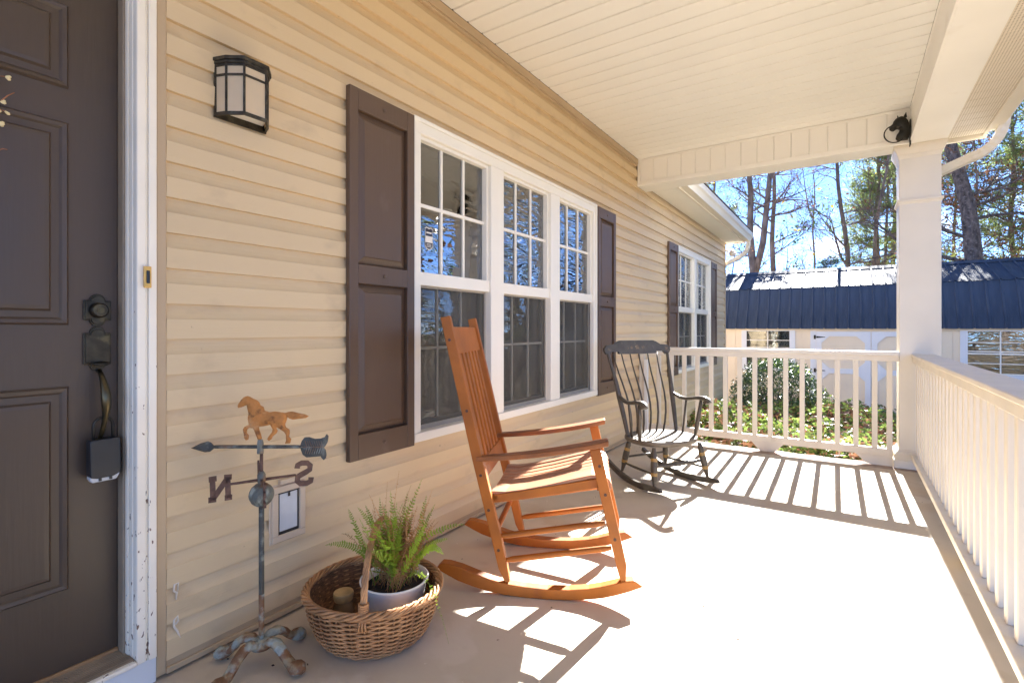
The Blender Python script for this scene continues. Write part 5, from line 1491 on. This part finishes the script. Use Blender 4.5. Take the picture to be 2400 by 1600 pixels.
def shed_window(x0, x1, z0, z1, ym=True):
    w_ = .115; y0, y1 = SY - .030, SY - .0018
    t = MB(); t.box(x0 - w_, x0, y0, y1, z0 - .1, z1 + .0); t.box(x1, x1 + w_, y0, y1, z0 - .1, z1 + .0); t.box(x0, x1, y0, y1, z0 - .1, z0)
    t.box(x0, x1, y0 + .003, y1, z1 - .012, z1)
    o = t.build('window', 'shed_trim', shed)
    g_ = MB(); g_.box(x0, x1, SY - .0135, SY - .0105, z0, z1 - .012); g_.build('pane', 'glass_shed', o)
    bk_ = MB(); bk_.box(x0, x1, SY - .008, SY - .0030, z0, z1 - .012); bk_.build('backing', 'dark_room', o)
    mu = MB(); xm = (x0 + x1) / 2; yy0, yy1 = SY - .022, SY - .014
    mu.box(xm - .011, xm + .011, yy0, yy1, z0, z1 - .012)
    zmid = z0 + (z1 - z0) * .49
    for z, h in [(z0 + (z1 - z0) * .25, .008), (zmid - .015, .014), (zmid + .03, .010), (z0 + (z1 - z0) * .73, .008), (z0 + .015, .012)]: mu.box(x0, x1, yy0 - .001, yy1 - .001, z - h, z + h)
    mu.build('muntin', 'win_white', o)
shed_window(-.235, .682, .22, 1.078); shed_window(3.80, 4.755, .22, 1.078)

# ================================================================== PLANTING
rng = np.random.default_rng(5)
# shrub by the house corner
sh = thing('evergreen_shrub', 'rounded dark green evergreen shrub between the house corner and the shed doors', 'shrub', (.78, 9.7, -.62))
m = MB()
for i in range(26):
    a = rnd.uniform(0, 2 * PI); r_ = rnd.uniform(.1, .5); h = rnd.uniform(.5, 1.0)
    m.tube([(0.04 * math.cos(a), .04 * math.sin(a), 0), (r_ * .5 * math.cos(a), r_ * .5 * math.sin(a), h * .5), (r_ * math.cos(a), r_ * math.sin(a), h)], [.014, .009, .004], 5)
m.build('stem', 'bark', sh)
n = 15000
u = rng.normal(size=(n, 3)); u /= np.linalg.norm(u, axis=1)[:, None]
rad = rng.uniform(.55, 1.0, n) ** .6
lump = 1 + .10 * np.sin(u[:, 0] * 7 + 1) * np.cos(u[:, 2] * 6) + .07 * np.sin(u[:, 1] * 11 + u[:, 2] * 9)
c = u * (rad * lump)[:, None] * np.array([.68, .62, .66]) + np.array([0, 0, .62])
keep = rng.random(n) < (.35 + .65 * (np.sin(c[:, 0] * 14) * np.cos(c[:, 2] * 13 + c[:, 1] * 7) > -.5))
c = c[keep]
leafmesh('foliage', c, rng.uniform(.014, .028, len(c)), (1, 1, .7), ['leaf_shrub', 'leaf_gc'], (rng.random(len(c)) < .12).astype(int), sh, rng, .5)

# leafy ground cover between slab and shed
n = 52000
gx_ = rng.uniform(-.1, 3.6, n); gy_ = 5.26 + rng.random(n) ** 1.25 * 5.6
hm = .10 + .20 * (0.5 + .5 * np.sin(gx_ * 2.3 + 1.1) * np.cos(gy_ * 1.6)) + .22 * np.clip((gy_ - 5.8) / 3, 0, 1)
hm *= np.clip((gy_ - 5.2) / .7, .15, 1)
bump_ = .07 * np.sin(gx_ * 9) * np.sin(gy_ * 8 + gx_ * 3)
gz_ = np.array([ground_z(a, b) for a, b in zip(gx_, gy_)]) + (hm + bump_) * rng.random(n) ** .55 * 1.25
leafmesh('ground_cover', np.c_[gx_, gy_, gz_], rng.uniform(.018, .042, n), (1, 1, .7), ['leaf_gc', 'leaf_shrub', 'leaf_fallen'],
         np.where(rng.random(n) < .16, 1, np.where(rng.random(n) < .20, 2, 0)), None, rng, .55, kind='stuff', label='low glossy green ground cover filling the bed beyond the railing', category='ground cover')
n = 6500
fx = rng.uniform(-.1, 3.8, n); fy = 5.22 + rng.random(n) * 7.5
fz = np.array([ground_z(a, b) for a, b in zip(fx, fy)]) + .03
on = rng.random(n) < .8
hh_ = (.10 + .20 * (0.5 + .5 * np.sin(fx * 2.3 + 1.1) * np.cos(fy * 1.6)) + .22 * np.clip((fy - 5.8) / 3, 0, 1)) * np.clip((fy - 5.2) / .7, .15, 1)
fz = np.where(on & (fy < 10.6), fz + hh_ * 1.0 + .02, fz)
cl = (np.sin(fx * 4.1 + 2) * np.cos(fy * 3.3 + fx) > .05) | (rng.random(n) < .25)
leafmesh('fallen_leaves', np.c_[fx, fy, fz][cl], rng.uniform(.035, .075, n)[cl], (1, 1, .25), ['leaf_fallen', 'leaf_dry'], (rng.random(int(cl.sum())) < .4).astype(int), None, rng, .5, kind='stuff', label='brown autumn leaves scattered over the bed and ground', category='fallen leaves')
n = 9000
tx = rng.uniform(.0, 2.6, n); ty = 5.21 + rng.random(n) * .7
tz = np.array([ground_z(a, b) for a, b in zip(tx, ty)])
m = MB()
vs = []; fs = []
for i in range(n):
    h = .05 + .14 * rng.random(); a = rng.random() * 6.28; dx, dy = math.cos(a) * .004, math.sin(a) * .004; lx, ly = rng.normal() * .04, rng.normal() * .04
    b = len(vs); vs += [(tx[i] - dx, ty[i] - dy, tz[i]), (tx[i] + dx, ty[i] + dy, tz[i]), (tx[i] + lx, ty[i] + ly, tz[i] + h)]; fs.append((b, b + 1, b + 2))
me = bpy.data.meshes.new('grass'); me.from_pydata(vs, [], fs); me.materials.append(M['leaf_gc']); gr = bpy.data.objects.new('grass', me); COL.objects.link(gr)
gr['kind'] = 'stuff'; gr['label'] = 'strip of grass blades along the outside of the porch slab'; gr['category'] = 'grass'

# ================================================================== TREES
LEAFK = .45
def branch(m, leaves, p, d_, L, r_, depth, rg, up=.25, spread=.8, leafy=.0, lsp=.12, nseg=5, sides=5, jitter=.16):
    pts = [Vector(p)]; rr = [r_]; d_ = Vector(d_).normalized()
    for i in range(nseg):
        d_ = (d_ + Vector((rg.gauss(0, jitter), rg.gauss(0, jitter), rg.gauss(0, jitter) + up * .25))).normalized()
        pts.append(pts[-1] + d_ * (L / nseg)); rr.append(r_ * (1 - .85 * (i + 1) / nseg) + .002)
    m.tube(pts, rr, sides, cap=False)
    if depth > 0:
        for i in range(1, nseg + 1):
            for _ in range(1 if rg.random() < .6 else 2):
                q = pts[i]; dd = (pts[i] - pts[i - 1]).normalized(); s_ = Vector((rg.gauss(0, 1), rg.gauss(0, 1), rg.gauss(0, .6)))
                nd = (dd + s_.normalized() * spread).normalized()
                branch(m, leaves, q, nd, L * rg.uniform(.35, .6), rr[i] * .6, depth - 1, rg, up, spread, leafy, lsp, max(3, nseg - 1), 4, jitter)
    leafy_ = leafy * LEAFK
    if leafy > 0 and depth <= 1:
        for i in range(1, len(pts)):
            k_ = leafy_
            while k_ > 0:
                if rg.random() < k_: leaves.append(tuple(pts[i - 1].lerp(pts[i], rg.random()) + Vector((rg.gauss(0, lsp), rg.gauss(0, lsp), rg.gauss(0, lsp)))))
                k_ -= 1
def tree(name, label, base, top, r0, zfirst, nb, blen, leaf_m, seed, leafy=1.0, lsize=.05, lsp=.10, up=.3, depth=2, bend=(0, 0), fork=None, bark='bark', group=None, aspect=.55, needles=False, mixm=None, mixp=0):
    rg = random.Random(seed); t = thing(name, label, 'tree', base, 0, group)
    m = MB(); lv = []
    H = top; n_ = 14
    pts = [Vector((bend[0] * (i / n_) ** 1.5 + .04 * math.sin(i * 1.3 + seed), bend[1] * (i / n_) + .04 * math.cos(i * 1.7 + seed), H * i / n_)) for i in range(n_ + 1)]
    rr = [r0 * (1 - .75 * (i / n_)) * (1.25 if i == 0 else 1) for i in range(n_ + 1)]
    m.tube(pts, rr, 12)
    def along(z):
        f = max(0, min(n_ - .001, z / H * n_)); i = int(f); return pts[i].lerp(pts[i + 1], f - i), rr[i]
    for k_ in range(nb):
        z = zfirst + (H - zfirst) * (k_ + rg.random()) / nb
        p, rad_ = along(z); a = rg.random() * 2 * PI
        L = blen * rg.uniform(.6, 1.1) * (1 - .45 * (z - zfirst) / (H - zfirst))
        branch(m, lv, p, (math.cos(a), math.sin(a), up * rg.uniform(.2, 1.3)), L, min(rad_ * .45, .012 + .013 * L), depth, rg, up, .8, leafy, lsp)
    if fork:
        z, d_, L, fr2 = fork
        p, _ = along(z); P2 = [p, p + Vector(d_) * L * .25, p + Vector((d_[0] * .7, d_[1] * .7, d_[2] * 1.1)) * L * .6, p + Vector((d_[0] * .6, d_[1] * .6, d_[2] * 1.2)) * L]
        m.tube(P2, [fr2, fr2 * .9, fr2 * .7, fr2 * .3], 8)
        for k_ in range(6):
            q = P2[1].lerp(P2[3], rg.random()); a = rg.random() * 6.28; branch(m, lv, q, (math.cos(a), math.sin(a), .5), blen * .7, fr2 * .35, depth, rg, up, .8, leafy, lsp)
    m.build('trunk', bark, t, smooth=True)
    if lv:
        r2 = np.random.default_rng(seed)
        c = np.array(lv)
        if needles:
            c = np.repeat(c, 4, axis=0) + r2.normal(size=(len(c) * 4, 3)) * .045
        mi = (r2.random(len(c)) < mixp).astype(int) if mixm else np.zeros(len(c), int)
        leafmesh('crown', c, r2.uniform(.6, 1.3, len(c)) * lsize, (1, 1, .8), [leaf_m] + ([mixm] if mixm else []), mi, t, r2, aspect if not needles else .10)
    return t
def at(u, Y):       # x on the plane y=Y under image column u
    k_ = Y / (.832 * 1183 + .5547 * (u - 1200)); return 1.83 + (-.5547 * 1183 + .832 * (u - 1200)) * k_
G = -1.05
T = tree
T('bare_tree', 'tall forked bare tree behind the shed, nearest the house eave', (at(1772, 19), 19, G), 9.5, .19, 3.0, 9, 1.9, 'leaf_dry', 1, .5, .035, .12, fork=(3.9, (.22, 0, .95), 5.0, .115), bark='bark', bend=(-.35, 0), depth=2)
T('pine_tree', 'slim straight pine with thin side branches, right of the forked tree', (at(1812, 20), 20, G), 10.5, .125, 2.6, 17, 2.4, 'needle_dark', 2, .55, .07, .16, depth=2, needles=False, mixm='leaf_yellow', mixp=.1)
T('sapling', 'low twiggy sapling rising just above the shed ridge', (at(1843, 18), 18, G), 4.7, .035, 2.5, 10, 1.0, 'leaf_dry', 3, .9, .035, .08, depth=1)
T('bare_tree', 'thin bare tree in the middle of the open sky', (at(1907, 26), 26, G), 9.0, .075, 3.5, 12, 1.5, 'leaf_dry', 4, .4, .035, .10, depth=2, fork=(7.0, (-.3, 0, .9), 2.4, .03))
T('pine_seedling', 'tiny pine top peeking over the shed ridge', (at(1943, 19), 19, G), 4.45, .03, 3.0, 12, .55, 'needle_dark', 5, 3.2, .07, .05, depth=1, needles=True)
T('bare_tree', 'leaning dark tree left of the column with long bare limbs', (at(2003, 22), 22, G), 11.5, .115, 3.6, 12, 2.5, 'leaf_dry', 6, .35, .035, .12, depth=2, bend=(-.9, 0), fork=(4.4, (-.4, 0, .7), 2.2, .045))
T('bare_tree', 'tree leaning right across the pines beside the column', (at(2022, 22.6), 22.6, G), 11.0, .09, 4.2, 12, 2.0, 'needle', 7, .7, .05, .12, depth=2, bend=(1.1, 0), mixm='leaf_yellow', mixp=.15)
T('pine_tree', 'leafy pine with a brown trunk just left of the porch column', (at(2056, 24), 24, G), 12, .12, 3.4, 24, 1.9, 'needle', 8, 2.4, .085, .12, depth=2, needles=True, mixm='leaf_dry', mixp=.10)
T('pine_tree', 'slender pine hugging the left edge of the porch column', (at(2078, 24.5), 24.5, G), 12, .07, 4.0, 22, 1.5, 'needle', 9, 2.2, .085, .12, depth=2, needles=True, mixm='leaf_yellow', mixp=.06)
T('pine_tree', 'pine half hidden behind the porch column', (at(2095, 27), 27, G), 13, .12, 3.6, 22, 2.0, 'needle', 10, 2.0, .085, .12, depth=2, needles=True)
T('oak_tree', 'large dark trunked oak leaning over the shed right of the column', (at(2330, 17), 17, G), 10.5, .255, 3.6, 15, 3.2, 'leaf_dry', 11, .9, .05, .14, depth=2, bend=(-1.5, 0), bark='bark_dark', mixm='needle_dark', mixp=.25)
T('young_tree', 'thin tree with rusty leaves left of the big oak trunk', (at(2286, 18.5), 18.5, G), 7.5, .06, 3.2, 18, 1.6, 'leaf_dry', 12, 1.3, .05, .12, depth=2)
T('pine_tree', 'yellow green pine right of the big oak trunk', (at(2372, 20), 20, G), 9.5, .10, 3.3, 28, 2.0, 'needle', 13, 2.4, .085, .14, depth=2, needles=True, mixm='leaf_yellow', mixp=.05)
T('pine_tree', 'pine between the column and the big oak trunk', (at(2238, 25), 25, G), 10.5, .08, 3.4, 20, 1.8, 'needle_dark', 14, 1.8, .085, .14, depth=2, needles=True, mixm='leaf_dry', mixp=.25)
T('young_tree', 'brown leaved tree at the right edge of the picture', (at(2420, 21), 21, G), 8.5, .09, 3.0, 20, 2.2, 'leaf_dry', 15, 1.2, .05, .14, depth=2)
T('bushy_tree', 'twiggy low tree beside the far downspout', (at(1718, 17.5), 17.5, G), 4.9, .05, 2.8, 16, 1.1, 'leaf_dry', 16, 1.2, .04, .10, depth=1, mixm='leaf_yellow', mixp=.15)
T('pine_tree', 'pine top showing above the eave gutter', (at(1672, 22), 22, G), 9.4, .13, 6.4, 14, 1.7, 'needle', 17, 2.2, .085, .12, depth=2, needles=True, mixm='leaf_dry', mixp=.2)

# the wood that stands off to the side of the yard: seen as reflections in the panes
rg = random.Random(99); m = MB(); lv = []
spots = []
for i in range(46):
    ang = R(rg.uniform(13, 78)); dd = rg.uniform(11, 30); spots.append((1.8 + dd * math.sin(ang), dd * math.cos(ang)))
for i in range(26): spots.append((rg.uniform(-14, 12), rg.uniform(-26, -9)))
for (x, y) in spots:
    if x < 7.2 and y > 8: continue
    H = rg.uniform(8, 14); r_ = rg.uniform(.06, .2); g_ = ground_z(x, y)
    m.tube([(x, y, g_), (x + rg.gauss(0, .2), y, g_ + H * .5), (x + rg.gauss(0, .4), y, g_ + H)], [r_ * 1.2, r_ * .8, r_ * .2], 6)
    for k_ in range(10):
        z = g_ + rg.uniform(.12, 1) * H; a = rg.random() * 6.28; L = rg.uniform(.8, 2.2)
        e = Vector((x + math.cos(a) * L, y + math.sin(a) * L, z + L * .3)); m.tube([(x, y, z), tuple(e)], [.025, .006], 4, cap=False)
        for j in range(44):
            q = Vector((x, y, z)).lerp(e, rg.uniform(.2, 1.1)); lv.append((q.x + rg.gauss(0, .25), q.y + rg.gauss(0, .25), q.z + rg.gauss(0, .22)))
o = m.build('woods', 'bark'); o['kind'] = 'stuff'; o['label'] = 'wood of mixed trees around the yard, seen as reflections in the window panes'; o['category'] = 'woods'
c = np.array(lv); r2 = np.random.default_rng(4)
leafmesh('woods_foliage', c, r2.uniform(.07, .16, len(c)), (1, 1, .8), ['needle', 'leaf_dry', 'needle_dark'], r2.choice(3, len(c), p=[.45, .3, .25]), None, r2, .55, kind='stuff', label='green and rusty foliage of the wood around the yard', category='foliage')
